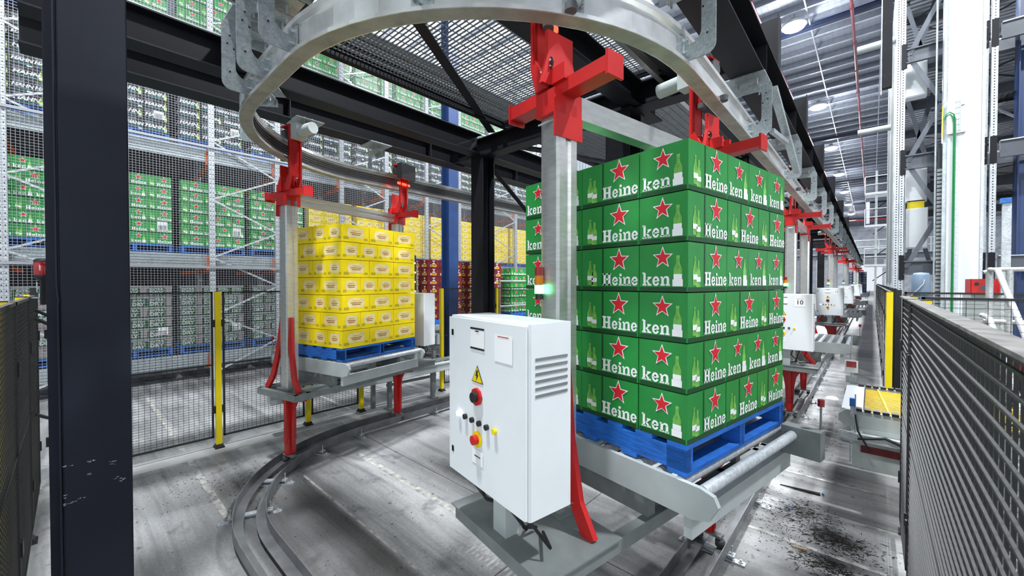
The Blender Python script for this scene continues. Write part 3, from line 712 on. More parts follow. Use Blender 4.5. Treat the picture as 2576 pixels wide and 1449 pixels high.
for k, (dz, lb) in enumerate(((0, 'thick black cable looping right from the fence top'), (-.07, 'lower thick black cable looping right from the fence top'), (-.85, 'short black cable leaving the fence at mid height'))):
    P = [Vector((-5.0, -.2, 1.9 + dz)) + Vector((-.10 * t, .16 * t, -.14 * math.sin(min(t, 1.6) * .95))) for t in [0, .3, .6, .9, 1.2, 1.5, 1.8]]
    tag(MB().tube(P, .013, 8).build('cable', 'black'), lb, 'cable')

# fence along the aisle on the right
AX = .20
def rfence(y0, y1, lb, top='dusty', w=.055):
    g = fence_panel((AX, y0), (AX, y1), lb, top=top, ph=.045, r=.0032)
    MB().box(0, y1 - y0, -w / 2, w / 2, PH - .003, PH + .006).build('dusty_cap', top, g)
    return g
rfence(.45, 3.70, 'nearest long fence panel at right with wide dusty top rail')
rfence(3.82, 4.62, 'narrow fence panel beyond the nearest right one, beside the yellow belt conveyor')
for y, dx, w in ((3.76, .06, 'between the long near panel and the narrow one'), (4.68, .05, 'at the near side of the belt conveyor'), (6.75, -.035, 'bright front face, just beyond the belt conveyor')):
    fence_post(AX + dx, y, 0, f'yellow fence post on the right, {w}')
ys = [6.82, 8.3, 9.8, 11.3, 12.8, 14.3, 16.3, 18.3, 20.3, 23.3, 26.3, 30, 34, 39, 45]
for i in range(len(ys) - 1):
    fence_panel((AX - .02, ys[i]), (AX - .02, ys[i + 1] - .07), f'black fence panel along the aisle, {ORD[i]} beyond the belt conveyor', ph=.06 if i > 4 else .03, pv=.1 if i > 4 else .05)
    if i: fence_post(AX + .10, ys[i] - .03, 0, f'dark fence post along the aisle, {ORD[i-1]} beyond the bright yellow one', mt='black')
fence_panel((.30, 6.9), (3.6, 6.9), 'black mesh fence crossing behind the near right panels', top='black_wire', pv=.11, ph=.055, z1=2.0)
fence_panel((.30, 4.62), (3.4, 4.62), 'black mesh fence crossing in front of the belt conveyor', top='black_wire', pv=.11, ph=.055, z1=2.0)

# ---------------------------------------------------------------- the track
R0 = 1.8; YB = 2.75; XL = -3.5; XR = -2.72; XLT = XL - R0; XRT = XR + R0
def track(off=0, y_end=60, step=5):
    P = []
    y = y_end
    for yy in (y_end, 40, 25, 15, 10, 7, 5, 4, 3.2): P.append(((XRT, yy), (1, 0)))
    for k in range(0, 91, step): a = -math.radians(k); P.append(((XR + R0 * math.cos(a), YB + R0 * math.sin(a)), (math.cos(a), math.sin(a))))
    for k in range(90, 181, step): a = -math.radians(k); P.append(((XL + R0 * math.cos(a), YB + R0 * math.sin(a)), (math.cos(a), math.sin(a))))
    for yy in (3.2, 4, 5, 7, 10, 15, 25): P.append(((XLT, yy), (-1, 0)))
    return P
TP = track()
rail = thing('overhead_rail', 'curved aluminium overhead rail looping across the top', 'rail')
ZB, ZT = 3.50, 3.72
b = MB()
b.sweep(TP, [(-.05, ZB), (.05, ZB), (.05, ZB + .022), (.012, ZB + .034), (.012, ZT - .04), (.035, ZT - .03), (.035, ZT), (-.035, ZT), (-.035, ZT - .03), (-.012, ZT - .04), (-.012, ZB + .034), (-.05, ZB + .022)], 0, True, False)
b.build('profile', 'alu_rail', rail)
b = MB().sweep(TP, [(-.044, ZB - .0015), (.044, ZB - .0015), (.044, ZB), (-.044, ZB)], 0); b.build('running_face', 'rail_under', rail)
b = MB()
for k in range(4): b.sweep(TP, [(-.03, ZB + .06 + k * .026), (-.014, ZB + .06 + k * .026), (-.014, ZB + .072 + k * .026), (-.03, ZB + .072 + k * .026)], 0)
b.build('conductor_line', 'black', rail)
b = MB().sweep(TP, [(-.034, ZB + .168), (-.0125, ZB + .168), (-.0125, ZB + .172), (-.034, ZB + .172)], 0); b.build('toothed_strip', 'galv_light', rail)
fr = thing('floor_rail', 'twin grey channel guide rail curving over the floor', 'rail')
for s in (1, -1):
    o0 = .045 * s; o1 = .125 * s
    b = MB(); b.sweep(TP, [(o1, .05), (o1, .145), (o1 - .006 * s, .145), (o1 - .006 * s, .058), (o0, .058), (o0, .05)]); b.build('channel', 'floor_rail', fr)
def on_track(i_s):           # arc position along the list in metres from the far right end
    return i_s
# anchors under the floor rail
def anchor(pt, n, k):
    g = thing('rail_anchor', f'bolted cross plate fixing the floor rail, {k}', 'bracket', (pt[0], pt[1], 0), math.atan2(n[1], n[0]), 'floor rail anchors')
    MB().box(-.24, .24, -.025, .025, .0, .012).build('base_plate', 'galv_light', g)
    MB().box(-.17, .17, -.03, .03, .036, .05).build('cross_plate', 'galv_light', g)
    h = MB()
    for s in (-1, 1):
        h.tube([(s * .15, 0, .012), (s * .15, 0, .115)], .006, 6); h.tube([(s * .15, 0, .05), (s * .15, 0, .062)], .014, 6); h.tube([(s * .21, 0, .012), (s * .21, 0, .035)], .008, 6); h.tube([(s * .21, 0, .012), (s * .21, 0, .022)], .016, 6)
    h.build('bolt', 'galv_light', g, kind='stuff')
kk = 0
for deg, side in [(12, 'R'), (48, 'R'), (84, 'R'), (110, 'L'), (130, 'L'), (155, 'L'), (176, 'L')]:
    a = -math.radians(deg); c = XR if side == 'R' else XL
    anchor((c + R0 * math.cos(a), YB + R0 * math.sin(a)), (math.cos(a), math.sin(a)), f'{ORD[kk]} round the bend from the right'); kk += 1
for k, y in enumerate([3.35, 4.35, 5.55, 6.6, 7.65, 8.7, 9.8, 10.9, 12, 13.2, 14.6, 16, 17.6]): anchor((XRT, y), (1, 0), f'{ORD[k]} along the right straight')
for k, y in enumerate([3.9, 5.2, 6.5, 7.8]): anchor((XLT, y), (1, 0), f'{ORD[k]} along the left straight')

# ---------------------------------------------------------------- steel frame carrying the track
def ibeam(name, p, q, h, w, label, cat='beam', mt='steel', tf=.014, tw=.010, stiff=0, group='dark steel beams over the track'):
    p = Vector(p); q = Vector(q); d = q - p; L_ = d.length; a = math.atan2(d.y, d.x)
    o = MB(); o.box(0, L_, -w / 2, w / 2, 0, tf); o.box(0, L_, -w / 2, w / 2, h - tf, h); o.box(0, L_, -tw / 2, tw / 2, tf, h - tf)
    if stiff:
        n = int(L_ / stiff)
        for i in range(1, n): o.box(i * stiff - .005, i * stiff + .005, -w / 2 + .01, w / 2 - .01, tf, h - tf)
    ob = o.build(name, mt); ob.location = p; ob.rotation_euler = (0, 0, a)
    return tag(ob, label, cat, group)
ibeam('steel_beam', (XLT, -.27, 4.08), (XLT, 24, 4.08), .30, .26, 'dark steel beam right above the left straight of the rail', stiff=2.05)
ibeam('steel_beam', (-4.6, -.235, 4.10), (-4.6, 4.27, 4.10), .30, .22, 'dark steel beam running from the near left column to the inner column')
ibeam('steel_beam', (-4.6, 4.53, 4.10), (-4.6, 28, 4.10), .30, .22, 'dark steel beam continuing beyond the inner column')
ibeam('steel_beam', (XRT + .02, -1.5, 4.08), (XRT + .02, 60, 4.08), .34, .28, 'long dark steel beam above the right straight of the rail', stiff=2.0)
ibeam('steel_beam', (-2.05, -.5, 4.12), (-2.05, 4.95, 4.12), .28, .20, 'dark steel beam ending above the red trolley')
ibeam('steel_beam', (-1.55, 2.0, 4.30), (-1.55, 40, 4.30), .24, .16, 'thin dark steel edge beam beside the grating', tw=.02)
ibeam('steel_beam', (-4.72, 1.08, 4.12), (-1.0, 1.02, 4.12), .29, .24, 'dark steel cross beam carrying the bend brackets')
for k, y in enumerate((4.4, 10.5, 16.7, 22.9, 29)):
    ibeam('steel_beam', (XLT + .1, y + .02, 4.10), (XRT - .1, y + .02, 4.10), .28, .2, f'dark cross beam between columns, {ORD[k]} from the viewer')
    if k: ibeam('steel_beam', (-4.5, y - 2.6, 4.13), (-1.6, y - 2.6, 4.13), .2, .12, f'slim dark cross joist under the grating, {ORD[k-1]} from the viewer')
def column(name, x, y, w, z1, label, mt='steel', web='x', z0=0):
    g = thing(name, label, 'column', (x, y, 0), 0)
    b = MB(); t = .016; h = w / 2
    if web == 'y': b.box(-h, -h + t, -h, h, z0, z1); b.box(h - t, h, -h, h, z0, z1); b.box(-h + t, h - t, -.006, .006, z0, z1)
    else: b.box(-h, h, -h, -h + t, z0, z1); b.box(-h, h, h - t, h, z0, z1); b.box(-.006, .006, -h + t, h - t, z0, z1)
    b.build('section', mt, g)
    MB().box(-h - .08, h + .08, -h - .08, h + .08, 0, .025).build('base_plate', mt, g)
    MB().box(-h - .03, h + .03, -h - .03, h + .03, z1, z1 + .02).build('cap_plate', mt, g)
    return g
column('steel_column', -4.6, 4.4, .26, 4.08, 'dark inner steel column right of the blue column')
column('steel_column', -2.2, 4.4, .30, 4.08, 'dark steel column rising behind the green load', web='x')
for k, y in enumerate((10.5, 16.7, 22.9, 29)):
    column('steel_column', -2.2, y, .30, 4.08, f'dark steel column behind the parked carriers, {ORD[k]} along')
    column('steel_column', -4.6, y, .26, 4.08, f'dark steel column in the far inner row, {ORD[k]} beyond the inner column')
nc = thing('steel_column', 'broad dark blue-grey steel column close to the viewer at left', 'column', (-3.32, .085, 0))
MB().bevbox(-.12, .12, -.125, .145, 0, 7.5, .006).build('box_section', 'steel_scuffed', nc)
MB().box(-.13, .04, -.175, -.128, 0, 7.5).build('side_plate', 'steel_scuffed', nc)
MB().tube([(.115, -.132, 0), (.115, -.132, 2.0), (.117, -.130, 2.02), (.113, -.136, 2.1), (.114, -.136, 7.5)], .005, 6).build('weld_bead', 'steel_scuffed', nc)
MB().box(-.22, .22, -.24, .24, 0, .025).build('base_plate', 'steel_scuffed', nc)
sc = MB(); rr = random.Random(3)
for y, z, w, h in [(-.105, 1.13, .02, .006), (-.02, 1.13, .015, .004), (.06, 1.09, .014, .012), (.065, 1.0, .02, .006), (.10, 0.985, .01, .012), (-.07, .94, .03, .006), (-.085, .93, .02, .004), (-.11, .93, .012, .008), (-.03, 1.06, .01, .004), (-.115, .97, .008, .012)]:
    for q in range(6):
        yy = y + rr.uniform(-w, w); zz = z + rr.uniform(-h, h); r = rr.uniform(.3, 1)
        sc.add([(.1206, yy + .007 * r * math.cos(t) , zz + .0028 * r * math.sin(t)) for t in (0, 1.1, 2.0, 3.1, 4.3, 5.2)], [(0, 1, 2, 3, 4, 5)])
sc.build('paint_chip', 'scuff', nc, kind='stuff')
g = column('blue_column', -7.95, 6.45, .30, ROOF - .3, 'tall dark blue building column behind the fence', 'blue_steel', 'y')
b = MB()
b.bar((-4.6, 4.55, 4.0), (-4.6, 10.3, .25), .09, .012); o = b.build('brace', 'steel'); tag(o, 'slanting dark flat brace below the inner column', 'brace')
for k, (p, q, lb) in enumerate([((-4.35, 4.35, 4.42), (-2.3, .9, 4.42), 'dark diagonal brace crossing under the grating'), ((-4.35, 4.65, 4.30), (-2.3, 10.2, 4.30), 'dark diagonal brace beyond the inner column'),
                                ((-2.3, 4.6, 4.30), (-4.3, 10.2, 4.30), 'crossed dark diagonal brace beyond the inner column'), ((-4.35, 10.7, 4.30), (-2.3, 16.4, 4.30), 'farthest dark diagonal brace'),
                                ((-2.2, 4.6, 4.0), (-2.2, 7.6, 1.2), 'dark slanting brace behind the green load')]):
    o = MB().bar(p, q, .11, .012).bar(Vector(p) + Vector((0, 0, .03)), Vector(q) + Vector((0, 0, .03)), .012, .06).build('brace', 'steel'); tag(o, lb, 'brace')
# handrail pipe beside the inner beam
o = MB().tube([(-4.6, -.5, 4.95), (-4.6, 4.05, 4.95)], .038, 12).build('tube_brace', 'steel'); tag(o, 'long black round tube above the dark beams', 'tube')
# grating deck
ibeam('steel_beam', (-4.07, 1.0, 4.40), (-4.07, 28, 4.40), .12, .07, 'slim dark edge beam along the left side of the grating')
b = MB(); x = -5.95
while x < -5.35: b.box(x, x + .05, 1.2, 9, 5.6, 5.63); b.box(x + .05, x + .1, 1.2, 9, 5.63, 5.635); x += .1
o = b.build('ribbed_canopy', 'grate'); tag(o, 'grey ribbed sheet seen through the grating beside the rack', 'sheet')
gd = thing('grating_deck', 'steel grating walkway seen from below between the beams', 'grating')
for k, (y0, y1) in enumerate(((1.25, 4.3), (4.5, 7.8), (8.0, 10.4), (10.6, 14.0), (14.1, 16.6), (16.8, 22.8))):
    b = MB(); x = -4.05
    while x < -1.6: b.box(x - .002, x + .002, y0, y1, 4.478, 4.49); x += .10
    y = y0
    while y < y1: b.box(-4.05, -1.6, y - .002, y + .002, 4.472, 4.49); y += .045
    b.build('grating_panel', 'grate_dark', gd, kind='stuff')
    MB().box(-4.05, -1.6, y1 - .01, y1 + .03, 4.42, 4.5).build('panel_edge', 'steel', gd)
b = MB(); b.prism([(-1.75, 4.30), (-1.70, 4.30), (-1.70, 4.31), (-1.74, 4.31), (-1.74, 4.42), (-1.70, 4.42), (-1.70, 4.43), (-1.75, 4.43)], 2.3, 24, 'y'); o = b.build('cable_channel', 'alu'); tag(o, 'pale aluminium cable channel under the grating', 'channel')

# ---------------------------------------------------------------- rail brackets
def c_bracket(pt, n, label, zt=4.08, plate=True, flip=1, ho=.205):
    """galvanised C plate standing in the plane (outward, z)"""
    g = thing('rail_bracket', label, 'bracket', (pt[0], pt[1], 0), math.atan2(n[1] * flip, n[0] * flip), 'galvanised C brackets holding the overhead rail')
    t = .010; r = .06; z0 = ZB + .03; z1 = z0 + .51; w = .085
    def arc(cx, cz, rr, a0, a1, k=6): return [(cx + rr * math.cos(math.radians(a0 + (a1 - a0) * i / k)), cz + rr * math.sin(math.radians(a0 + (a1 - a0) * i / k))) for i in range(k + 1)]
    P = [(.03, z0), (ho - r, z0)] + arc(ho - r, z0 + r, r, -90, 0) + arc(ho - r, z1 - r, r, 0, 90) + [(.06, z1), (.06, z1 - w)] + [(ho - w - .05, z1 - w)]
    P2 = arc(ho - w - .045, z1 - w - .045, .045, 90, 0) + arc(ho - w - .07, z0 + .10 + .07, .07, 0, -90)
    P = [(.03, z0), (ho - r, z0)] + arc(ho - r, z0 + r, r, -90, 0) + arc(ho - r, z1 - r, r, 0, 90) + [(.0, z1), (.0, z1 - w)] + P2 + [(.03, z0 + .10)]
    b = MB()
    # triangulate as quads strip between outer and inner outlines
    outer = [(.03, z0), (ho - r, z0)] + arc(ho - r, z0 + r, r, -90, 0) + arc(ho - r, z1 - r, r, 0, 90) + [(0.0, z1)]
    inner = [(.03, z0 + .10), (ho - w - .07, z0 + .10)] + arc(ho - w - .07, z0 + .17, .07, -90, 0) + arc(ho - w - .045, z1 - w - .045, .045, 0, 90) + [(0.0, z1 - w)]
    k = len(outer)
    vs = [(a, -t / 2, z) for a, z in outer] + [(a, -t / 2, z) for a, z in inner] + [(a, t / 2, z) for a, z in outer] + [(a, t / 2, z) for a, z in inner]
    fs = []
    for i in range(k - 1):
        fs += [(i, i + 1, k + i + 1, k + i), (2 * k + i, 3 * k + i, 3 * k + i + 1, 2 * k + i + 1), (i, 2 * k + i, 2 * k + i + 1, i + 1), (k + i, k + i + 1, 3 * k + i + 1, 3 * k + i)]
    fs += [(0, k, 3 * k, 2 * k), (k - 1, 3 * k - 1, 4 * k - 1, 2 * k * 1 + k - 1)] if False else [(0, k, 3 * k, 2 * k), (k - 1, 2 * k - 1, 4 * k - 1, 3 * k - 1)]
    b.add(vs, fs); b.build('c_plate', 'galv', g)
    h = MB()
    for a, z in ((ho - .05, z1 - .12), (ho - .05, z0 + .13), (ho - .075, z0 + .30), (ho - .035, z0 + .33)):
        h.tube([(a, -t / 2 - .001, z), (a, t / 2 + .001, z)], .007, 8)
    h.build('hole', 'black', g, kind='stuff')
    MB().box(.010, .022, -.06, .06, ZB + .04, ZT - .045).box(.02, .045, -.006, .006, ZB + .04, ZT - .045).build('web_plate', 'galv', g)
    q = MB()
    for s in (-.04, .04):
        for z in (ZB + .07, ZT - .075): q.tube([(.02, s, z), (.04, s, z)], .011, 6); q.tube([(.04, s, z), (.055, s, z)], .006, 6)
    q.build('bolt', 'galv_light', g, kind='stuff')
    if plate:
        MB().box(-.17, .17, -.16, .16, zt - .014, zt - .002).build('top_plate', 'galv', g)
        MB().box(-.12, .12, -.07, .07, z1 - .055, z1 - .043).box(-.12, .12, -.076, -.064, z1 - .115, z1 - .043).build('saddle', 'galv', g)
        q = MB()
        for sx in (-.09, .09):
            for sy in (-.045, .045): q.tube([(sx, sy, z1 - .10), (sx, sy, zt + .03)], .008, 6); q.tube([(sx, sy, zt), (sx, sy, zt + .014)], .016, 6)
        q.build('rod', 'galv_light', g, kind='stuff')
    return g
for k, deg in enumerate((3, 32, 57)):
    a = -math.radians(deg); c_bracket((XR + R0 * math.cos(a), YB + R0 * math.sin(a)), (math.cos(a), math.sin(a)), f'galvanised C bracket on the right bend of the rail, {ORD[k]} from the straight')
for k, (deg, cx) in enumerate(((90, -2.66), (90, -3.12), (90, -3.50), (127, XL))):
    a = -math.radians(deg); c_bracket((cx + R0 * math.cos(a), YB + R0 * math.sin(a)), (math.cos(a), math.sin(a)), f'galvanised C bracket on the left bend of the rail, {ORD[k]} from the right')
for k, y in enumerate([1.55 + 2.9, 6.6, 8.6, 10.6, 12.6, 14.7, 16.8, 19, 21.5, 24, 27, 30, 34, 38]):
    c_bracket((XRT, y), (1, 0), f'galvanised C bracket above the parked carriers, {ORD[k]} along the row')
for k, y in enumerate([1.95, 2.95, 5.2, 7.2]):
    c_bracket((XLT + (0 if y > 2.7 else .12), y), (-1, 0), f'galvanised C bracket on the left straight of the rail, {ORD[k]} along')
o = MB().bar((-.74, 4.66, 4.03), (-.74, 6.35, 3.56), .07, .05).bar((-.74, 4.60, 3.60), (-.74, 5.5, 3.72), .04, .04).build('stay', 'galv'); tag(o, 'galvanised channel stay slanting behind the first straight bracket', 'stay')
# ---------------------------------------------------------------- full stacks (all four sides)
def stack(kind, layers, x, y, z, rz, where, group, limit=300, lbl=None):
    h = HT[kind]; w = .388; s = .2585; a = 1.1635 / 2
    L_, S_ = 0, PI / 2
    A = []
    for i in range(3): A.append((-a + w / 2 + i * w, -a + s / 2, L_, 'front', i)); A.append((a - w / 2 - i * w, a - s / 2, PI, 'back', i))
    for sx, nm in ((-1, 'left end'), (1, 'right end')):
        rot = -PI / 2 if sx < 0 else PI / 2
        A.append((sx * (a - s / 2), -sx * (-a + s + w / 2) * -1 if False else (-a + s + w / 2), rot, nm, 0)); A.append((sx * (a - w / 2), a - s - s / 2, 0 if sx > 0 else PI, nm, 1))
    Bp = []
    for sy, nm in ((-1, 'front'), (1, 'back')):
        Bp.append((-a + w / 2, sy * (a - s / 2), 0 if sy < 0 else PI, nm, 0))
        for i in range(3): Bp.append((-a + w + s / 2 + i * s, sy * (a - w / 2), -PI / 2 if sy < 0 else PI / 2, nm, i + 1))
    Bp.append((-a + s / 2, -a + s + w / 2, -PI / 2, 'left end', 0)); Bp.append((-a + w / 2, a - s - s / 2, PI, 'left end', 1)); Bp.append((a - s / 2, 0, PI / 2, 'right end', 0))
    c, q = math.cos(rz), math.sin(rz)
    for l in range(layers):
        for (px, py, r, nm, i) in (A if l % 2 == 0 else Bp):
            X = x + px * c - py * q; Y = y + px * q + py * c; R_ = rz + r + random.uniform(-.008, .008)
            p = Vector((X, Y, z + l * h))
            if NCASE[kind] < limit:
                o = link(KINDS[kind][0], CM[kind], None, p, R_)
                tag(o, f'{KINDS[kind][1]} {where}, {"bottom" if l == 0 else ORD[l]} layer, {ORD[i]} on its {nm}', 'beer case' if kind != 'tins' else 'tray', group); NCASE[kind] += 1
            else: FAR.setdefault(kind, []).append((CM[kind], p, R_))

# ---------------------------------------------------------------- carriers
MX = .83; ZD = .84; ZC = 1.22
def make_carrier(num, full=True):
    g = thing('pallet_carrier', 'x', 'carrier')
    # lower legs with guide wheels
    for sx in (-1, 1):
        b = MB()
        P = [(-.30, ZD), (.30, ZD), (.30, ZD - .035), (.14, ZD - .07), (.085, ZD - .16), (.06, ZD - .30), (.04, .16), (-.04, .16), (-.06, ZD - .30), (-.085, ZD - .16), (-.14, ZD - .07), (-.30, ZD - .035)]
        b.prism(P, sx * MX - .012, sx * MX + .012, 'x'); b.box(sx * MX - .06, sx * MX + .06, -.022, .022, .3, ZD); b.box(sx * MX - .05, sx * MX + .05, -.03, .03, .16, .34)
        lg = b.build('leg', 'red', g)
        h = MB()
        for y in (-.10, .10): h.tube([(sx * MX - .014, y, ZD - .035), (sx * MX + .014, y, ZD - .035)], .022, 12)
        h.build('hole', 'black', lg, kind='stuff')
        for y in (-.085, .085): MB().lathe((sx * MX, y, .07), [(.032, 0), (.036, .006), (.036, .044), (.032, .05)], 14).build('guide_wheel', 'rubber', lg)
        MB().bar((sx * MX, -.10, .145), (sx * MX, .10, .145), .06, .02).build('axle_plate', 'mgrey', lg)
    # deck frame
    b = MB()
    for y in (-.34, .34): b.box(-MX - .42, MX + .16, y - .025, y + .025, ZD, ZD + .07)
    for x in (-MX - .40, -MX, -.3, .3, MX, MX + .14): b.box(x - .025, x + .025, -.36, .36, ZD, ZD + .07)
    b.box(-MX - .44, -MX + .05, -.38, .38, ZD + .07, ZD + .078)
    b.build('deck_frame', 'mgrey', g)
    # masts and top beam
    for sx in (-1, 1):
        b = MB(); w = .062; d = .07
        P = [(-w, -d), (-.02, -d), (-.02, -d + .012), (.02, -d + .012), (.02, -d), (w, -d), (w + .006, -d + .02), (w + .006, d - .02), (w, d), (.02, d), (.02, d - .012), (-.02, d - .012), (-.02, d), (-w, d), (-w - .006, d - .02), (-w - .006, -d + .02)]
        b.prism([(sx * MX + p[0], p[1]) for p in P], ZD + .07, 3.04, 'z'); b.build('mast', 'alu', g)
        for sy in (-1, 1):
            b = MB(); pts = [(sx * MX + sx * .03, sy * .07, 1.72), (sx * MX + sx * .05, sy * .12, 1.35), (sx * MX + sx * .07, sy * .20, 1.05), (sx * MX + sx * .08, sy * .30, ZD + .07)]
            for i in range(3): b.bar(pts[i], pts[i + 1], .03, .07, 0, (0, 1, 0))
            b.build('mast_brace', 'red', g)
        MB().box(sx * MX - .09, sx * MX + .09, -.1, .1, ZD + .07, ZD + .09).build('mast_foot', 'mgrey', g)
    b = MB(); b.prism([(-.04, 3.0), (.04, 3.0), (.04, 3.045), (.028, 3.05), (.028, 3.075), (.04, 3.08), (.04, 3.12), (-.04, 3.12)], -MX + .07, MX - .07, 'x'); b.build('top_beam', 'alu', g)
    # upper heads
    for sx in (-1, 1):
        x0 = sx * MX
        t = MB(); t.box(x0 - .05, x0 + .05, -.36, .36, 3.08, 3.15); t.box(x0 - .056, x0 + .056, -.37, -.355, 3.06, 3.17); t.box(x0 - .056, x0 + .056, .355, .37, 3.06, 3.17)
        t.build('cross_arm', 'red', g)
        t = MB(); t.box(x0 - .10, x0 + .10, -.07, .07, 2.98, 3.10)
        t.prism([(x0 - .13, 3.14), (x0 + .13, 3.14), (x0 + .09, 3.30), (x0 + .09, 3.42), (x0 - .09, 3.42), (x0 - .09, 3.30)], -.012, .012, 'y')
        t.prism([(-.11, 3.14), (.11, 3.14), (.15, 3.28), (.15, 3.86), (.115, 3.86), (.115, 3.32), (.06, 3.22), (-.11, 3.22)], x0 - .07, x0 - .05, 'x')
        t.prism([(-.11, 3.14), (.11, 3.14), (.15, 3.28), (.15, 3.86), (.115, 3.86), (.115, 3.32), (.06, 3.22), (-.11, 3.22)], x0 + .05, x0 + .07, 'x')
        t.box(x0 - .07, x0 + .07, .115, .13, 3.3, 3.86); t.box(x0 - .075, x0 + .075, -.02, .15, 3.845, 3.86)
        hd = t.build('trolley_head', 'red', g)
        h = MB()
        for z in (3.25,):
            h.tube([(x0 - .074, .0, z), (x0 - .071, 0, z)], .036, 14)
        h.build('hub_disc', 'black', hd)
        h = MB()
        for a in (45, 135): h.bar((x0 - .0765, -.026 * math.cos(math.radians(a)), 3.25 - .026 * math.sin(math.radians(a))), (x0 - .0765, .026 * math.cos(math.radians(a)), 3.25 + .026 * math.sin(math.radians(a))), .003, .009, 0, (1, 0, 0))
        h.build('hub_cross', 'white', hd)
        w = MB(); w.tube([(x0, -.03, 3.785), (x0, .045, 3.785)], .062, 18); w.build('drive_wheel', 'rubber', hd)
        for yy in (-.085, .085):
            w = MB(); w.cyl((x0 + .0, yy), .032, 3.505, 3.545, 14); w.build('guide_wheel', 'rubber', hd)
        m = MB()
        if sx > 0:
            m.box(x0 - .06, x0 + .06, .15, .26, 3.70, 3.86); m.tube([(x0, .26, 3.78), (x0, .46, 3.78)], .06, 14); m.build('gear_motor', 'lgrey', hd)
        else:
            m.box(x0 - .14, x0 + .14, .15, .24, 3.62, 3.84); m.build('collector_box', 'black', hd)
            MB().box(x0 - .12, x0 + .12, .13, .149, 3.55, 3.58).build('tail_lamp', 'glow_red', hd)
        MB().box(x0 - .10, x0 + .10, -.075, -.065, 2.86, 2.98).build('clamp_plate', 'red', hd)
    if full:
        MB().bar((-MX + .02, .0, 3.0), (-MX - .12, .0, 2.93), .06, .008).build('deflector_plate', 'galv_light', g)
    # roller conveyor set across the travel direction
    cv = MB()
    def endrail(x):
        P = [(-.74, ZC - .06), (-.70, ZC - .135), (-.62, ZC - .16), (.62, ZC - .16), (.70, ZC - .135), (.74, ZC - .06), (.72, ZC - .02), (.66, ZC - .005), (-.66, ZC - .005), (-.72, ZC - .02)]
        cv.prism(P, x - .012, x + .012, 'x'); 
    for x in (-.60, .60): endrail(x)
    cv.box(-.6, .6, -.62, -.58, ZC - .26, ZC - .15); cv.box(-.6, .6, .58, .62, ZC - .26, ZC - .15)
    cv.build('side_frame', 'lgrey', g)
    rd = MB().tube([(-.585, 0, 0), (.585, 0, 0)], .028, 12).data('roller', 'galv_light')
    for i in range(13): link('roller', rd, g, (0, -.66 + i * .11, ZC - .03))
    b = MB()
    for x in (-.5, .5): b.box(x - .03, x + .03, -.35, .35, ZD + .07, ZC - .15); 
    b.box(-.5, .5, -.05, .05, ZD + .12, ZC - .12); b.build('subframe', 'mgrey', g)
    b = MB(); b.tube([(-.25, 0, ZD + .18), (.15, 0, ZD + .18)], .075, 14); b.box(-.34, -.25, -.09, .09, ZD + .09, ZD + .27); b.build('conveyor_motor', 'lgrey', g)
    b = MB(); b.box(.50, .585, -.80, -.60, ZC - .15, ZC + .02); b.build('drive_cover', 'mgrey', g)
    b = MB(); b.tube([(.58, -.78, ZC), (.58, -.78, ZC + .16)], .006, 6); b.build('reflector_stalk', 'mgrey', g)
    MB().tube([(.58, -.78, ZC + .16), (.58, -.78, ZC + .20)], .018, 10).build('reflector_lamp', 'red_lens', g)
    # control cabinet
    xc = -MX - .36; z0, z1 = 1.15, 1.95
    cb = MB().bevbox(xc - .11, xc + .13, -.32, .32, z0, z1, .008).build('cabinet', 'cab', g)
    MB().bevbox(xc - .128, xc - .112, -.312, .312, z0 + .008, z1 - .008, .004).build('door', 'cab', cb)
    F = Face(MB(), (xc - .129, .312, z0), (0, -1, 0), (-1, 0, 0), .0012); b = F.mb
    # 0 black 1 white 2 yellow 3 red
    def stick(nm):
        F.mb.build(nm, ['black', 'white', 'yellow', 'red'], cb); F.mb = MB()
    F.rect(.215, .335, .66, .755, 1); F.rect(.215, .335, .748, .757, 0, 2); F.rect(.215, .335, .655, .664, 0, 2); F.rect(.26, .29, .738, .744, 0, 3); stick('document_holder')
    F.rect(.415, .545, .625, .745, 1); (F.text(num, .085, .48, .683, 0, 2, 1, 0, .001) if num else None); F.rect(.44, .52, .733, .737, 3, 2); stick('number_plate')
    F.poly([(.225, .50), (.325, .50), (.275, .582)], 0); F.poly([(.232, .504), (.318, .504), (.275, .574)], 2, 2)
    F.poly([(.272, .56), (.262, .53), (.272, .532), (.266, .508), (.288, .538), (.278, .537), (.285, .558)], 0, 3); stick('warning_triangle')
    F.rect(.228, .322, .115, .185, 1); F.rect(.25, .30, .15, .155, 0, 2); stick('notice')
    for x in (.03, .03): F.rect(x, x + .02, .70, .73, 0); F.rect(x, x + .02, .10, .13, 0)
    F.mb.build('hinge_mark', ['black', 'white', 'yellow', 'red'], cb, kind='stuff')
    def knob(a, z, r, mt, nm, d=.02, n=16):
        y = .312 - a; m = MB(); m.tube([(xc - .129, y, z0 + z), (xc - .129 - d, y, z0 + z)], r, n); m.build(nm, mt, cb)
    knob(.275, .435, .042, 'red', 'mains_switch', .012, 8); knob(.275, .435, .024, 'black', 'switch_knob', .03)
    for i, mt in enumerate(('glow_white', 'black', 'black', 'black', 'black', 'yellow')): knob(.11 + i * .062, .315, .013, mt, 'push_button', .014, 12)
    knob(.275, .235, .038, 'yellow', 'emergency_plate', .006); knob(.275, .235, .022, 'red', 'emergency_button', .03)
    v = MB()
    for k in range(6): v.box(xc - .08, xc + .10, -.3235, -.3205, z0 + .50 + k * .03, z0 + .512 + k * .03)
    v.build('vent', 'mgrey', cb, kind='stuff')
    MB().box(xc - .03, xc + .05, -.05, .05, ZD + .078, z0).build('pedestal', 'lgrey', g)
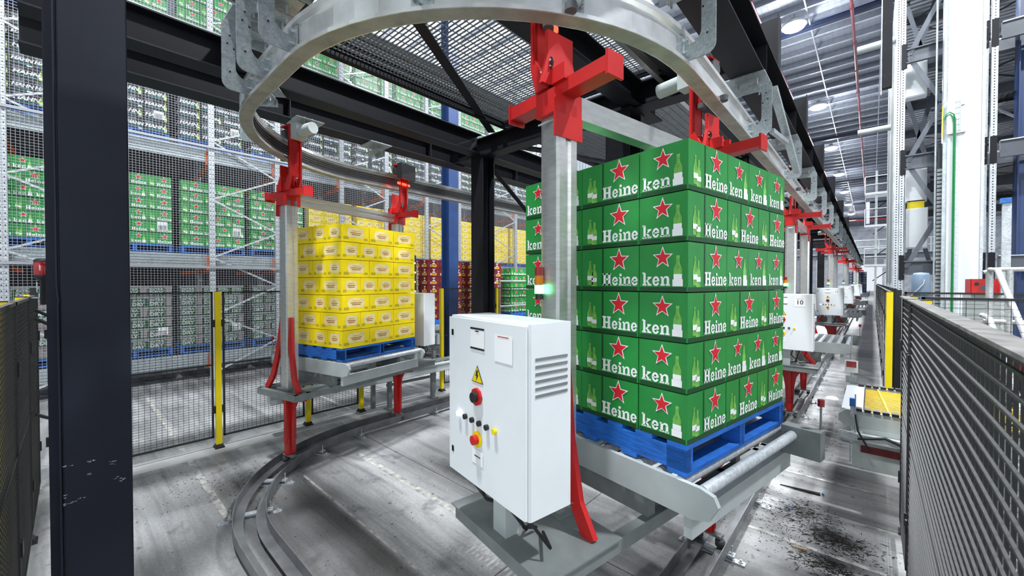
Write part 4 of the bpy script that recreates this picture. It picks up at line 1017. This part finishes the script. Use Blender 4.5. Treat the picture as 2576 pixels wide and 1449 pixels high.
    for k in range(7):
        y = -.24 + k * .08; P = [(xc, y, z0), (xc - .02, y + .02, z0 - .08), (xc + .03, y + .05 * (1 if k % 2 else -1), z0 - .17), (xc + .12, y * .6, ZD + .10)]
        MB().tube(P, .008, 6).build('cable', 'black', g)
    # stack light on the near mast
    xs = -MX - .09; ys = .055 if True else 0
    for i, (mt, nm) in enumerate((('glow_green', 'green_lamp'), ('amber_lens', 'amber_lamp'), ('red_lens', 'red_lamp'))):
        MB().cyl((xs, ys), .024, 2.06 + i * .048, 2.104 + i * .048, 14).build(nm, mt, g)
    MB().cyl((xs, ys), .02, 2.03, 2.06, 12).box(xs, xs + .04, ys - .01, ys + .01, 2.03, 2.05).build('lamp_base', 'black', g)
    return g
def place(g, x, y, rz, label):
    g.location = (x, y, 0); g.rotation_euler = (0, 0, rz); tag(g, label, 'carrier', 'pallet carriers on the track'); return g
RG = math.radians(79.6)
GX, GY = -1.09, 2.56
place(make_carrier(''), GX, GY, RG, 'nearest pallet carrier, swinging round the bend with the green load')
RYL = math.radians(-77.3); YX, YY = -5.1, 2.47
place(make_carrier(''), YX, YY, RYL, 'pallet carrier on the left bend carrying the yellow load')
place(make_carrier('10'), XRT, 8.2, PI / 2, 'empty pallet carrier whose grey cabinet is numbered ten')
place(make_carrier('11'), XRT, 16.2, PI / 2, 'empty pallet carrier whose grey cabinet is numbered eleven')
place(make_carrier('12'), XRT, 24.8, PI / 2, 'empty pallet carrier whose grey cabinet is numbered twelve')
place(make_carrier('13'), XRT, 38.5, PI / 2, 'pallet carrier whose small grey cabinet is numbered thirteen')
place(make_carrier(''), XRT, 46, PI / 2, 'farthest pallet carrier, holding the navy load')
def carrier_load(kind, lay, x, y, rz, where, group, pl):
    pallet((x, y, ZC), rz, pl, 'pallets on the carriers')
    stack(kind, lay, x, y, ZC + .15, rz, where, group)
h = Vector((math.cos(RG), math.sin(RG), 0))
carrier_load('green', 6, GX, GY, RG, 'on the nearest carrier', 'green cases on the nearest carrier', 'bright blue pallet under the nearest green load')
carrier_load('yellow', 7, YX, YY, RYL, 'on the left bend carrier', 'yellow cases on the left bend carrier', 'blue pallet under the moving yellow load')
carrier_load('dots', 7, XRT, 46, PI / 2, 'on the farthest carrier', 'navy cases on the farthest carrier', 'blue pallet under the far navy load')

# ---------------------------------------------------------------- pallets waiting behind the left fence
cvb = thing('roller_conveyor', 'long grey roller conveyor behind the fence under the maroon stacks', 'conveyor', (-9.1, 4.7, 0))
b = MB()
for x in (-.62, .62): b.box(x - .03, x + .03, 0, 8, .86, 1.0)
b.build('side_rail', 'lgrey', cvb)
lm = MB().box(-.04, .04, -.04, .04, 0, .86).box(-.09, .09, -.07, .07, 0, .015).data('leg', 'mgrey')
for y in (.3, 2.2, 4.1, 6.0, 7.7):
    for x in (-.62, .62): link('leg', lm, cvb, (x, y, 0))
rd = MB().tube([(-.6, 0, 0), (.6, 0, 0)], .03, 10).data('roller', 'galv_light')
for i in range(62): link('roller', rd, cvb, (0, .1 + i * .128, .975))
for k, (y, kind, lay, nm) in enumerate(((5.25, 'navy', 7, 'the navy stack'), (6.75, 'maroon', 7, 'the first maroon stack'), (8.35, 'maroon', 7, 'the second maroon stack'), (9.95, 'green', 6, 'the distant green stack'))):
    pallet((-9.1, y, 1.005), 0, f'blue pallet on the conveyor under {nm}', 'pallets on the far conveyor')
    stack(kind, lay, -9.1, y, 1.155, PI / 2, f'in {nm}', f'cases in {nm}', limit=320 if kind == 'green' else 300)
for l in range(9):
    for i in range(3):
        o = link('tin_tray', CM['tins'], None, (-8.75 + .0, 6.05 - .27 + i * .0, 1.005 + l * .172), PI / 2) if i == 0 else link('tin_tray', CM['tins'], None, (-8.75 - i * .28, 5.98, 1.005 + l * .172), PI / 2)
        tag(o, f'shrink-wrapped tin tray beside the navy stack, {ORD[l]} layer, {ORD[i]} from the front', 'tray', 'trays of tins beside the navy stack')
hr = thing('guard_rail', 'galvanised pipe guard rail in front of the distant green stack', 'railing', (-7.6, 7.9, 0))
b = MB()
for y in (0, 1.3): b.tube([(0, y, 0), (0, y, 2.15)], .028, 10)
b.build('post', 'galv_light', hr)
for z in (2.15, 1.45):
    MB().tube([(0, 0, z), (0, 1.3, z), (0, 1.5, z - .05), (0, 2.3, z - .6)], .026, 10).build('rail', 'galv_light', hr)
q = MB()
for y in (0, 1.3):
    for z in (2.15, 1.45): q.lathe((0, y, z), [(.001, -.04), (.036, -.03), (.04, 0), (.036, .03), (.001, .04)], 10)
q.build('clamp', 'galv_light', hr)
# low fixed transfer conveyor in the pallet opening
tc = thing('transfer_rail', 'low grey guide channel on short legs below the yellow load', 'channel', (0, 0, 0))
b = MB(); b.box(-6.02, -5.90, 1.75, 5.0, .50, .62); b.box(-5.90, -5.885, 1.75, 5.0, .48, .50); b.box(-5.90, -5.885, 1.75, 5.0, .60, .62); b.build('channel', 'lgrey', tc)
MB().box(-6.10, -6.04, 1.9, 5.0, .63, .68).build('cable_tray', 'mgrey', tc)
for y in (3.55, 4.43):
    l = MB().box(-6.0, -5.94, y - .03, y + .03, .015, .5).box(-6.06, -5.88, y - .06, y + .06, 0, .015); l.build('leg', 'mgrey', tc)
MB().box(-5.99, -5.95, 3.5, 4.5, .38, .42).build('tie_bar', 'mgrey', tc)
b = MB(); b.box(-7.7, -6.05, 3.35, 3.41, .95, 1.15).box(-7.7, -6.05, 4.60, 4.66, .95, 1.15); 
o = thing('transfer_conveyor', 'grey roller conveyor passing through the opening in the left fence', 'conveyor'); b.build('side_frame', 'lgrey', o)
rd2 = MB().tube([(0, 3.41, 0), (0, 4.60, 0)], .03, 10).data('roller', 'galv_light')
for i in range(13): link('roller', rd2, o, (-7.62 + i * .125, 0, 1.12))
for x in (-7.6, -6.2):
    for y in (3.38, 4.63): MB().box(x - .03, x + .03, y - .03, y + .03, 0, .95).build('leg', 'mgrey', o)
# ---------------------------------------------------------------- yellow belt conveyor on the right
bc = thing('belt_conveyor', 'belt conveyor with yellow netting passing under the right fence', 'conveyor')
y0, y1 = 4.80, 5.95; x0, x1 = -.22, 3.4; zt = .92
for y in (y0, y1):
    b = MB(); b.prism([(x0 + .05, zt - .12), (x0, zt - .08), (x0, zt - .02), (x0 + .05, zt + .03), (x1, zt + .03), (x1, zt - .12)], y - .02, y + .02, 'y'); b.build('side_frame', 'lgrey', bc)
    b = MB(); x = x0 + .12
    while x < x1: b.box(x, x + .045, y - .035, y + .035, zt + .03, zt + .055); x += .06
    b.build('chain_link', 'black', bc, kind='stuff')
MB().box(x0 + .02, x0 + .17, y0 + .02, y1 - .02, zt + .0, zt + .03).build('nose_plate', 'bwhite', bc)
MB().box(x0 + .2, x1, y0 + .06, y1 - .06, zt - .10, zt - .09).build('belt_bed', 'bed', bc)
b = MB(); y = y0 + .06
while y < y1 - .05: b.box(x0 + .18, x1, y, y + .010, zt + .010, zt + .018); y += .05
b.build('yellow_strand', 'strand', bc, kind='stuff')
b = MB()
for k in range(12): b.tube([(x0 + .35 + k * .3, y0 + .05, zt + .022), (x0 + .28 + k * .3, y1 - .05, zt + .022)], .009, 6)
b.build('yellow_cross_rope', 'strand', bc, kind='stuff')
b = MB(); b.box(x0 - .0, x1, y0 - .10, y0 - .04, zt - .22, zt - .16); b.build('front_profile', 'galv_light', bc)
MB().box(x0 + .16, x0 + .72, y0 - .045, y0 - .03, zt - .33, zt - .27).build('red_strip', 'm_maroon', bc)
pl = MB().box(x0 + .1, x1, y0 - .03, y0 - .02, zt - .48, zt - .12).build('side_plate', 'lgrey', bc)
F = Face(MB(), (x0, y0 - .031, 0), (1, 0, 0), (0, -1, 0)); F.text('swisslog', .11, .76, zt - .245, 0, 2, 1.15, 0, .001); F.rect(.10, .17, zt - .17, zt - .145, 1); 
F.mb.build('maker_name', ['star_red', 'white'], pl)
for x in (.25, 1.5, 2.8): MB().box(x - .04, x + .04, y0, y0 + .08, 0, zt - .2).prism([(x - .04, zt - .48), (x + .04, zt - .48), (x + .04, zt - .7)], y0, y0 + .03, 'y').build('leg', 'mgrey', bc)
sn = thing('photo_sensor', 'small blue and white optical sensor on a rod at the belt tip', 'sensor', (x0 + .12, y0 - .07, zt - .25))
MB().tube([(0, 0, 0), (0, 0, .44)], .006, 6).build('rod', 'galv', sn); MB().box(-.04, .0, -.02, .02, .33, .40).build('body', 'bluewood', sn); MB().box(-.035, -.005, -.018, .018, .24, .33).build('bracket', 'galv_light', sn)
P = [(0, -.01, .26), (.02, -.03, .12), (.08, -.04, .0), (.10, -.02, -.05)]
MB().tube(P, .008, 6).build('cable', 'black', sn)
o = MB().tube([(-.08, 4.7, .72), (.1, 4.69, .77), (.3, 4.69, .70)], .012, 6).build('cable', 'black'); tag(o, 'black cable sagging along the side of the belt conveyor', 'cable')
rf = thing('reflector_post', 'thin post with small red and white reflector plate beyond the belt tip', 'reflector', (-.17, 6.15, 0))
MB().tube([(0, 0, 0), (0, 0, 1.5)], .007, 6).build('post', 'galv', rf); MB().box(-.06, .06, -.012, -.002, 1.06, 1.20).build('plate', 'label', rf)
MB().box(-.045, .045, -.016, -.012, 1.12, 1.19).build('reflector', 'red_lens', rf); MB().box(-.05, .05, -.012, .0, .94, 1.02).build('bracket', 'galv', rf)

# ---------------------------------------------------------------- crane masts, racks and decks on the right
Y1 = 12.0
ru = thing('rack_frame', 'perforated galvanised racking with dark braces at right of the aisle', 'rack')
def post(x, y, w, z1, parent, mt='galv_light', z0=0):
    b = MB(); b.box(x - w / 2, x + w / 2, y, y + .10, z0, z1, 0)
    z = z0 + .05
    while z < z1: b.box(x - .009, x + .009, y - .002, y + .001, z, z + .022, 1); z += .055
    b.box(x - w / 2 + .0, x - w / 2 + .012, y - .006, y, z0, z1, 0); b.box(x + w / 2 - .012, x + w / 2, y - .006, y, z0, z1, 0)
    return b.build('upright', [mt, 'black'], parent)
for x, w in ((.375, .07), (.455, .07)): post(x, Y1, w, 12.4, ru)
for x, w in ((1.60, .085), (1.72, .085)): post(x, Y1, w, 12.4, ru)
for z in (2.45, 4.70, 6.95, 9.2, 11.4):
    for x in (.47, 1.60, 1.72): MB().box(x - .045, x + .045, Y1 - .012, Y1 - .006, z - .28, z + .25).build('splice_plate', 'motor' if False else 'steel', ru)
def dbar(p, q, w=.085, mt='steel2'): return MB().bar(p, q, .012, w, 0, (0, 0, 1)).build('brace', mt, ru)
M['steel2'] = mat('slate_painted_steel', (0.075, 0.085, 0.105), 0.45, 0, 0.15, 4)
for i, z in enumerate((2.45, 4.70, 6.95, 9.2, 11.4)):
    MB().box(.50, 1.62, Y1 + .02, Y1 + .04, z - .16, z + .12).box(.50, 1.62, Y1 - .03, Y1 + .05, z + .10, z + .125).box(.5, 1.62, Y1 - .03, Y1 + .05, z - .175, z - .15).build('deck_beam', 'steel2', ru)
    dbar((.53, Y1, z - .02), (1.04, Y1, z + 1.12)); dbar((1.04, Y1, z + 1.12), (.53, Y1, z + 2.22))
    dbar((1.10, Y1 + 2.4, z), (.60, Y1 + 2.4, z + 2.2)); dbar((.60, Y1 + 2.4, z), (1.10, Y1 + 2.4, z + 2.2))
MB().box(.37, 1.8, Y1 + .05, Y1 + .2, 0, .02).build('base_rail', 'galv', ru)
# decks behind, seen from below
dk = thing('deck_platform', 'stacked steel deck levels with ribbed undersides behind the crane mast', 'platform')
for i, z in enumerate((4.75, 7.0, 9.25, 11.4)):
    for j, yy in enumerate((12.6, 15.4, 18.2, 21.0)):
        b = MB(); y = yy
        while y < yy + 2.6: b.box(.55, 6.5, y, y + .10, z, z + .035); b.box(.55, 6.5, y + .10, y + .2, z + .035, z + .04); y += .2
        b.build('ribbed_sheet', 'deck', dk)
        MB().box(.5, 6.5, yy - .06, yy + .06, z - .24, z - .01).build('joist', 'steel2', dk)
        if j < 3: MB().bar((.6, yy, z - .1), (3.0, yy + 2.8, z - .1), .06, .01).bar((3.0, yy, z - .12), (.6, yy + 2.8, z - .12), .06, .01).build('cross_brace', 'steel', dk)
for z in (2.5, 4.7, 6.95, 9.2, 11.4):
    MB().box(1.8, 6.5, Y1 - .02, Y1 + .04, z - .18, z + .12).build('edge_beam', 'steel2', dk); MB().box(1.8, 6.5, Y1 - .06, Y1 + .06, z + .12, z + .14).build('edge_flange', 'galv_light', dk)
for z in (3.9, 5.9, 8.3):
    b = MB()
    for k in range(60): b.box(1.85 + k * .07, 1.856 + k * .07, Y1 + .6, Y1 + 1.2, z, z + .02)
    for k in range(10): b.box(1.85, 6.0, Y1 + .6 + k * .06, Y1 + .606 + k * .06, z, z + .02)
    b.build('mesh_tray', 'steel', dk, kind='stuff')
for j, (x, y) in enumerate(((2.4, 13.4), (3.4, 13.4), (2.3, 16), (3.5, 16), (4.6, 16), (2.6, 19.5), (4.2, 19.5))):
    post(x, y, .10, 11, dk)
    if j in (0, 2, 3, 5):
        x2 = x + (1.0 if j != 5 else 1.6); z = .3; k = 0
        while z < 10: MB().bar((x if k % 2 else x2, y, z), (x2 if k % 2 else x, y, z + .9), .05, .05).build('lattice', 'galv_light', dk); z += .9; k += 1
for j, (x, y, w, h0, h1, lb) in enumerate(((.62, 13.2, .17, 6.2, 7.15, 'upper grey cable box'), (.64, 13.2, .17, 3.9, 4.75 - .05, 'middle grey cable box'), (.66, 13.2, .17, 2.75 + .12, 3.75, 'lower grey cable box with yellow top'), (.72, 13.6, .14, 2.75 + 3.6, 6.8, 'small grey cable box behind the upper one'))):
    if j == 3: continue
    g = thing('switch_box', f'{lb} hung between the dark braces at right', 'box', (x + .06, y - .6, 0))
    MB().bevbox(-w, w, -.12, .12, h0, h1, .01).build('body', 'cab', g); MB().box(-w + .01, w - .01, -.135, -.121, h0 + .02, h1 - .02).build('door', 'cab', g)
    MB().box(-w - .06, -w - .01, -.03, .03, h0 - .9, h1 + .3).build('support', 'galv_light', g)
    if j == 2: MB().box(-w + .02, w - .06, -.12, .12, h1, h1 + .17).build('warning_band', 'yellow', g)
ms = thing('crane_mast', 'tall white crane mast with green cable and cable ladder', 'mast', (0, 0, 0))
YM = 11.6
b = MB().bevbox(1.08, 1.52, YM, YM + .42, 0, 12.7, .02); b.build('mast_box', 'bwhite', ms)
MB().box(1.02, 1.08, YM + .06, YM + .3, 0, 12.7).build('side_rail', 'galv', ms)
MB().box(1.515, 1.555, YM + .0, YM + .10, 0, 12.7).build('guide_rail', 'galv_light', ms)
MB().box(.955, 1.015, YM + .12, YM + .2, 0, 4.9).build('cable_chain', 'black', ms)
for z in range(0, 61): MB().box(.95, 1.02, YM + .11, YM + .12, .02 + z * .08, .075 + z * .08).build('chain_link', 'mgrey', ms) if z < 55 else None
b = MB()
for x in (1.165, 1.185, 1.215, 1.235): b.box(x - .002, x + .002, YM - .055, YM - .05, 0, 12.7)
k = 0
while k * .11 < 12.6: b.box(1.163, 1.237, YM - .057, YM - .053, k * .11, k * .11 + .006); b.box(1.163, 1.166, YM - .055, YM - .0, k * .11, k * .11 + .006); k += 1
b.build('cable_ladder', 'galv', ms)
MB().tube([(1.02, YM - .08, 5.33), (1.04, YM - .08, 5.40), (1.09, YM - .08, 5.44), (1.15, YM - .08, 5.38), (1.165, YM - .08, 5.28), (1.168, YM - .07, 4.9), (1.168, YM - .07, 0)], .011, 8).build('green_cable', 'green_cable', ms)
MB().tube([(1.03, YM - .07, 5.30), (1.06, YM - .07, 5.38), (1.10, YM - .07, 5.40), (1.14, YM - .07, 5.33), (1.148, YM - .07, 5.2), (1.15, YM - .07, 0)], .009, 8).build('green_cable', 'green_cable', ms)
jb = MB().box(1.06, 1.31, YM - .05, YM - .002, 5.02, 5.66).build('junction_box', 'bwhite', ms)
MB().box(1.245, 1.29, YM - .053, YM - .05, 5.53, 5.54).box(1.245, 1.25, YM - .053, YM - .05, 5.51, 5.53).box(1.265, 1.27, YM - .053, YM - .05, 5.51, 5.53).build('lock_mark', 'black', jb)
MB().box(1.0, 1.012, YM - .03, YM + .0, 5.0, 5.6).build('label_strip', 'yellow', ms)
o = MB().tube([(.90, 11.4, 0), (.90, 11.4, 12.8)], .014, 8).build('guide_rope', 'galv'); tag(o, 'thin grey vertical cable between the braces and the white mast', 'cable')
g = thing('drop_post', 'dark bolted steel post hanging from the roof left of the perforated upright', 'post', (.15, 9.0, 0))
MB().box(-.06, .06, -.05, .05, 5.3, ROOF - .3).build('section', 'steel', g)
h = MB()
for z in range(16): h.tube([(-.03, -.052, 5.5 + z * .42), (-.03, -.05, 5.5 + z * .42)], .008, 8); h.tube([(.035, -.052, 5.5 + z * .42), (.035, -.05, 5.5 + z * .42)], .008, 8)
h.build('bolt_hole', 'black', g, kind='stuff'); MB().box(-.075, -.062, -.04, .04, 5.2, ROOF - .4).build('edge_strip', 'galv_light', g)
g = thing('guard_net', 'grey wire guard net seen edge on beside the perforated upright', 'net')
mesh_panel(12.1, 17, 2.1, 8.6, .33, .06, .06, .003, 'mgrey', 'net', g); 
for y in (12.1, 14.5, 17): MB().box(.32, .36, y - .02, y + .02, 0, 8.7).build('net_post', 'galv_light', g)
g = thing('drive_motor', 'blue-grey electric motor with domed hood behind the crossing fence', 'motor', (.575, 9.0, 0))
MB().lathe((0, 0, 1.93), [(.105, 0), (.108, .03), (.108, .15), (.10, .30), (.085, .335), (.001, .345)], 20).build('hood', 'motor', g)
b = MB().cyl((0, 0), .085, 1.45, 1.93, 16)
for k in range(18): a = k * PI / 9; b.bar((.085 * math.cos(a), .085 * math.sin(a), 1.48), (.085 * math.cos(a), .085 * math.sin(a), 1.9), .006, .03, 0, (math.cos(a), math.sin(a), 0))
b.build('finned_body', 'motor', g); MB().box(-.14, .14, -.14, .14, .9, 1.45).build('gearbox', 'mgrey', g)
MB().tube([(.03, -.11, 2.16), (.02, -.13, 2.10), (-.03, -.14, 2.02), (-.09, -.12, 1.95), (-.12, -.09, 1.88)], .007, 6).build('cable', 'lgrey', g)
MB().box(-.19, .19, -.19, .19, 0, .9).build('pedestal', 'steel2', g)
g = thing('red_machine', 'red enamelled machine housing behind the crossing fence', 'machine', (.93, 7.6, 0))
MB().bevbox(-.02, .22, -.1, .3, 1.98, 2.16, .01).build('top_housing', 'red', g); MB().bevbox(-.02, .10, -.08, .2, 1.25, 1.6, .01).build('lower_housing', 'red', g)
MB().box(-.04, .24, -.05, .3, .9, 1.97).build('body', 'lgrey', g); MB().box(-.1, .3, -.1, .4, 0, .9).build('base', 'mgrey', g)
MB().tube([(.03, -.106, 2.10), (.03, -.1, 2.10)], .02, 12).build('lock', 'black', g); F = Face(MB(), (0, -.1, 0), (1, 0, 0), (0, -1, 0)); F.disc(.11, 2.05, .055, 0, 1, 16, .035); F.mb.build('oval_opening', 'h_grey', g)
g = thing('guard_rail', 'galvanised pipe guard rail with sloping stair rails at right', 'railing', (0, 0, 0))
MB().tube([(.86, 6.35, 2.22), (.93, 6.35, 2.25), (1.5, 6.35, 2.25), (2.4, 6.35, 2.25)], .022, 10).build('rail', 'galv_light', g)
MB().tube([(.86, 6.35, 1.72), (1.5, 6.35, 1.72), (2.4, 6.35, 1.72)], .022, 10).build('rail', 'galv_light', g)
for x in (.90, 1.03, 1.8): MB().tube([(x, 6.35, 0), (x, 6.35, 2.25)], .027, 10).build('post', 'galv_light', g)
MB().tube([(.90, 6.33, 2.25), (.93, 6.2, 2.24), (1.02, 5.8, 1.7), (1.12, 5.3, 1.0)], .024, 10).build('stair_rail', 'galv_light', g)
MB().tube([(.85, 6.33, 1.78), (.88, 6.2, 1.76), (.97, 5.8, 1.2), (1.04, 5.4, .6)], .024, 10).build('stair_rail', 'galv_light', g)
g = thing('stand_post', 'galvanised flat post with small blue sensor on top', 'post', (1.17, 7.4, 0))
MB().box(-.035, .035, -.02, .02, 0, 3.05).build('post', 'galv_light', g); MB().box(-.05, .03, -.05, .03, 3.05, 3.11).build('sensor', 'bluewood', g)
g = column('blue_column', 2.27, 12.6, .36, ROOF - .3, 'tall dark blue building column at the right image edge', 'blue_steel', 'y')
sg = thing('fire_sign', 'small red sign with white symbol on the right blue column', 'sign', (2.25, 12.39, 2.45)); MB().box(0, .22, -.01, 0, 0, .28).build('plate', 'red', sg)
F = Face(MB(), (0, -.01, 0), (1, 0, 0), (0, -1, 0)); F.rect(.01, .21, .01, .27, 1); F.rect(.02, .20, .02, .26, 0, 2); F.rect(.10, .17, .08, .22, 1, 3); F.mb.build('symbol', ['red', 'white'], sg)
g = thing('forklift_mast', 'red and black machinery under the guard rail at the right edge', 'machine', (1.6, 8.0, 0))
MB().box(-.25, .5, -.1, .5, .9, 1.25).build('body', 'red', g); MB().bar((-.2, -.15, 1.45), (.5, -.15, 1.6), .05, .06).bar((-.2, -.12, 1.7), (.5, -.12, 1.62), .05, .05).build('arm', 'red', g); MB().box(-.3, .5, -.1, .5, 0, .9).build('base', 'steel', g)
g = thing('yellow_bollard', 'yellow upright guard at the right image edge', 'bollard', (1.44, 7.2, 0)); MB().bevbox(-.06, .06, -.06, .06, 0, 1.98, .01).build('post', 'yellow', g)

# ---------------------------------------------------------------- far end of the aisle
g = thing('footbridge', 'grey footbridge with pipe railings crossing the far aisle', 'bridge', (0, 45, 0))
MB().box(-6, 5, -.1, .1, 4.1, 4.5).box(-6, 5, -.2, .2, 4.48, 4.52).build('beam', 'steel2', g); MB().box(-6, 5, 0, 1.6, 4.5, 4.56).build('walkway', 'lgrey', g)
for z in (5.1, 5.65): MB().tube([(-6, 0, z), (5, 0, z)], .03, 8).build('rail', 'lgrey', g)
for k in range(8): MB().tube([(-5.6 + k * 1.5, 0, 4.5), (-5.6 + k * 1.5, 0, 5.65)], .03, 8).build('rail_post', 'lgrey', g)
g = thing('duct_pipe', 'pale horizontal duct pipe above the distant door', 'pipe', (0, 62, 0)); MB().tube([(-5, 0, 4.9), (5, 0, 4.9)], .15, 12).build('pipe', 'lgrey', g); MB().box(-5.1, -4.9, -.1, .1, 0, 4.9).box(4.9, 5.1, -.1, .1, 0, 4.9).build('support', 'lgrey', g)
for k, (x, y, z) in enumerate(((.0, 26, 8.6), (.0, 26, 7.2), (0, 20, 5.4))):
    pass
g = thing('access_tower', 'white access tower with small platforms on the right of the far aisle', 'tower', (.42, 30, 0))
for x in (-.28, .28): MB().box(x - .05, x + .05, -.05, .05, 0, 8.3).build('post', 'lgrey', g)
for z in (3.0, 5.2, 7.0): MB().box(-.75, .5, -.1, 1.2, z, z + .12).build('platform', 'bwhite', g); MB().tube([(-.75, -.1, z + 1.0), (.5, -.1, z + 1.0)], .02, 8).tube([(-.75, -.1, z + .55), (.5, -.1, z + .55)], .02, 8).tube([(-.75, -.1, z), (-.75, -.1, z + 1.0)], .02, 8).build('railing', 'bwhite', g)
for k in range(4): MB().bar((-.4, 0, 2.2 + k * 1.3), (.5, .2, 3.0 + k * 1.3), .04, .04).build('strut', 'steel', g)
MB().box(-.70, -.55, -.1, 0, 5.4, 6.6).build('light_panel', 'lamp2' if False else 'bwhite', g)
for k, (x, y, z) in enumerate(((.05, 12.1, 7.4), (.02, 14.5, 6.2))):
    o = MB().tube([(x - .35, y, z), (.34, y, z)], .08, 12).build('pale_duct', 'lgrey'); tag(o, f'short pale pipe stub sticking out beside the guard net, {ORD[k]} from the viewer', 'pipe')
for k, (x, y) in enumerate(((.75, 50),)):
    g = thing('signal_cabinet', f'white cabinet with green signal lamp standing by the far right fence', 'cabinet', (x + .42, y, 0))
    MB().bevbox(-.3, .3, -.3, .3, 0, 2.9, .02).build('body', 'bwhite', g); MB().cyl((0, 0), .07, 2.95, 3.25, 12).build('green_lamp', 'glow_green', g); MB().cyl((0, 0), .06, 3.25, 3.4, 12).build('red_lamp', 'red_lens', g); MB().cyl((0, 0), .03, 2.9, 2.95, 10).build('stem', 'black', g)
# column stubs above the right beam
for k, y in enumerate((5.4, 8.0, 11.0, 14.5, 19, 24)):
    o = MB().box(-.10, -.09, -.09, .09, 0, .7).box(.09, .10, -.09, .09, 0, .7).box(-.09, .09, -.006, .006, 0, .7).build('steel_stub', 'steel'); o.location = (XRT + .02, y, 4.42); tag(o, f'short dark stub post on top of the right beam, {ORD[k]} along', 'post', 'stub posts on the right beam')
for k, y in enumerate((5.4, 8.4, 11.4, 15)):
    g = thing('guard_rail', f'pale pipe guard rail on the deck above the carriers, {ORD[k]} from the viewer', 'railing', (-1.45, y, 4.5))
    for yy in (0, 1.0): MB().tube([(0, yy, 0), (0, yy, 1.1)], .022, 8).build('post', 'galv_light', g)
    MB().tube([(0, 0, 1.1), (0, 1.0, 1.1), (.0, 1.3, .6)], .022, 8).build('rail', 'galv_light', g); MB().tube([(0, 0, .55), (0, 1.0, .55)], .022, 8).build('rail', 'galv_light', g)

# ---------------------------------------------------------------- litter on the floor
def sliver(p, q, w, mt, lb, nm='splinter', h=.012):
    o = MB(); p = Vector((*p, h / 2 + .001)); q = Vector((*q, h / 2 + .001)); d = (q - p).normalized(); n = Vector((-d.y, d.x, 0))
    o.add([p, q - n * w, q + n * w, p + Vector((0, 0, h)), q - n * w + Vector((0, 0, h)), q + n * w + Vector((0, 0, h))], [(0, 1, 2), (3, 5, 4), (0, 3, 4, 1), (1, 4, 5, 2), (2, 5, 3, 0)])
    ob = o.build(nm, mt); tag(ob, lb, 'splinter'); return ob
sliver((-.69, 4.93), (-.36, 4.97), .022, 'dirt', 'long dark timber splinter with a blue end lying on the floor')
sliver((-.35, 4.975), (-.335, 4.98), .024, 'bluewood', 'blue painted end of the long dark splinter', 'paint_chip', .016)
sliver((-.46, 3.83), (-.36, 3.86), .008, 'wood', 'small pale wood splinter on the floor at lower right')
sliver((-.56, 4.45), (-.545, 4.46), .012, 'bluewood', 'tiny blue chip on the floor at lower right', 'paint_chip')
rr = random.Random(11); lit = MB()
def litter(cx, cy, sx, sy, n, lmax=.05):
    for _ in range(n):
        x = rr.gauss(cx, sx); y = rr.gauss(cy, sy); a = rr.gauss(.35, .8); l = rr.uniform(.004, lmax * .7) * rr.random() ** 1.5; w = rr.uniform(.0008, .0024)
        d = Vector((math.cos(a), math.sin(a), 0)) * l; n_ = Vector((-math.sin(a), math.cos(a), 0)) * w; c = Vector((x, y, .002))
        lit.add([c - d - n_, c + d - n_, c + d + n_, c - d + n_, c + Vector((0, 0, .004))], [(0, 1, 4), (1, 2, 4), (2, 3, 4), (3, 0, 4), (3, 2, 1, 0)])
litter(-.42, 4.45, .13, .14, 420); litter(-.18, 4.15, .13, .10, 700, .06); litter(-.25, 3.75, .12, .07, 500, .06); litter(-.6, 4.2, .15, .3, 350, .03)
litter(-4.9, 1.35, .25, .25, 260, .04); litter(-5.3, .8, .3, .3, 160, .03); litter(-3.2, 1.6, .8, .5, 160, .02); litter(-.5, 7.5, .2, 1.4, 260, .05)
o = lit.build('floor_litter', 'dirt', kind='stuff'); tag(o, 'dark wood crumbs and dirt scattered on the concrete', 'litter')
o = MB().lathe((-.52, 9.3, .0), [(.10, 0), (.08, .02), (.03, .035), (.001, .03)], 9).build('paper_scrap', 'white'); tag(o, 'crumpled white paper scrap on the floor past the cabinet reading 10', 'paper')
flush_far()
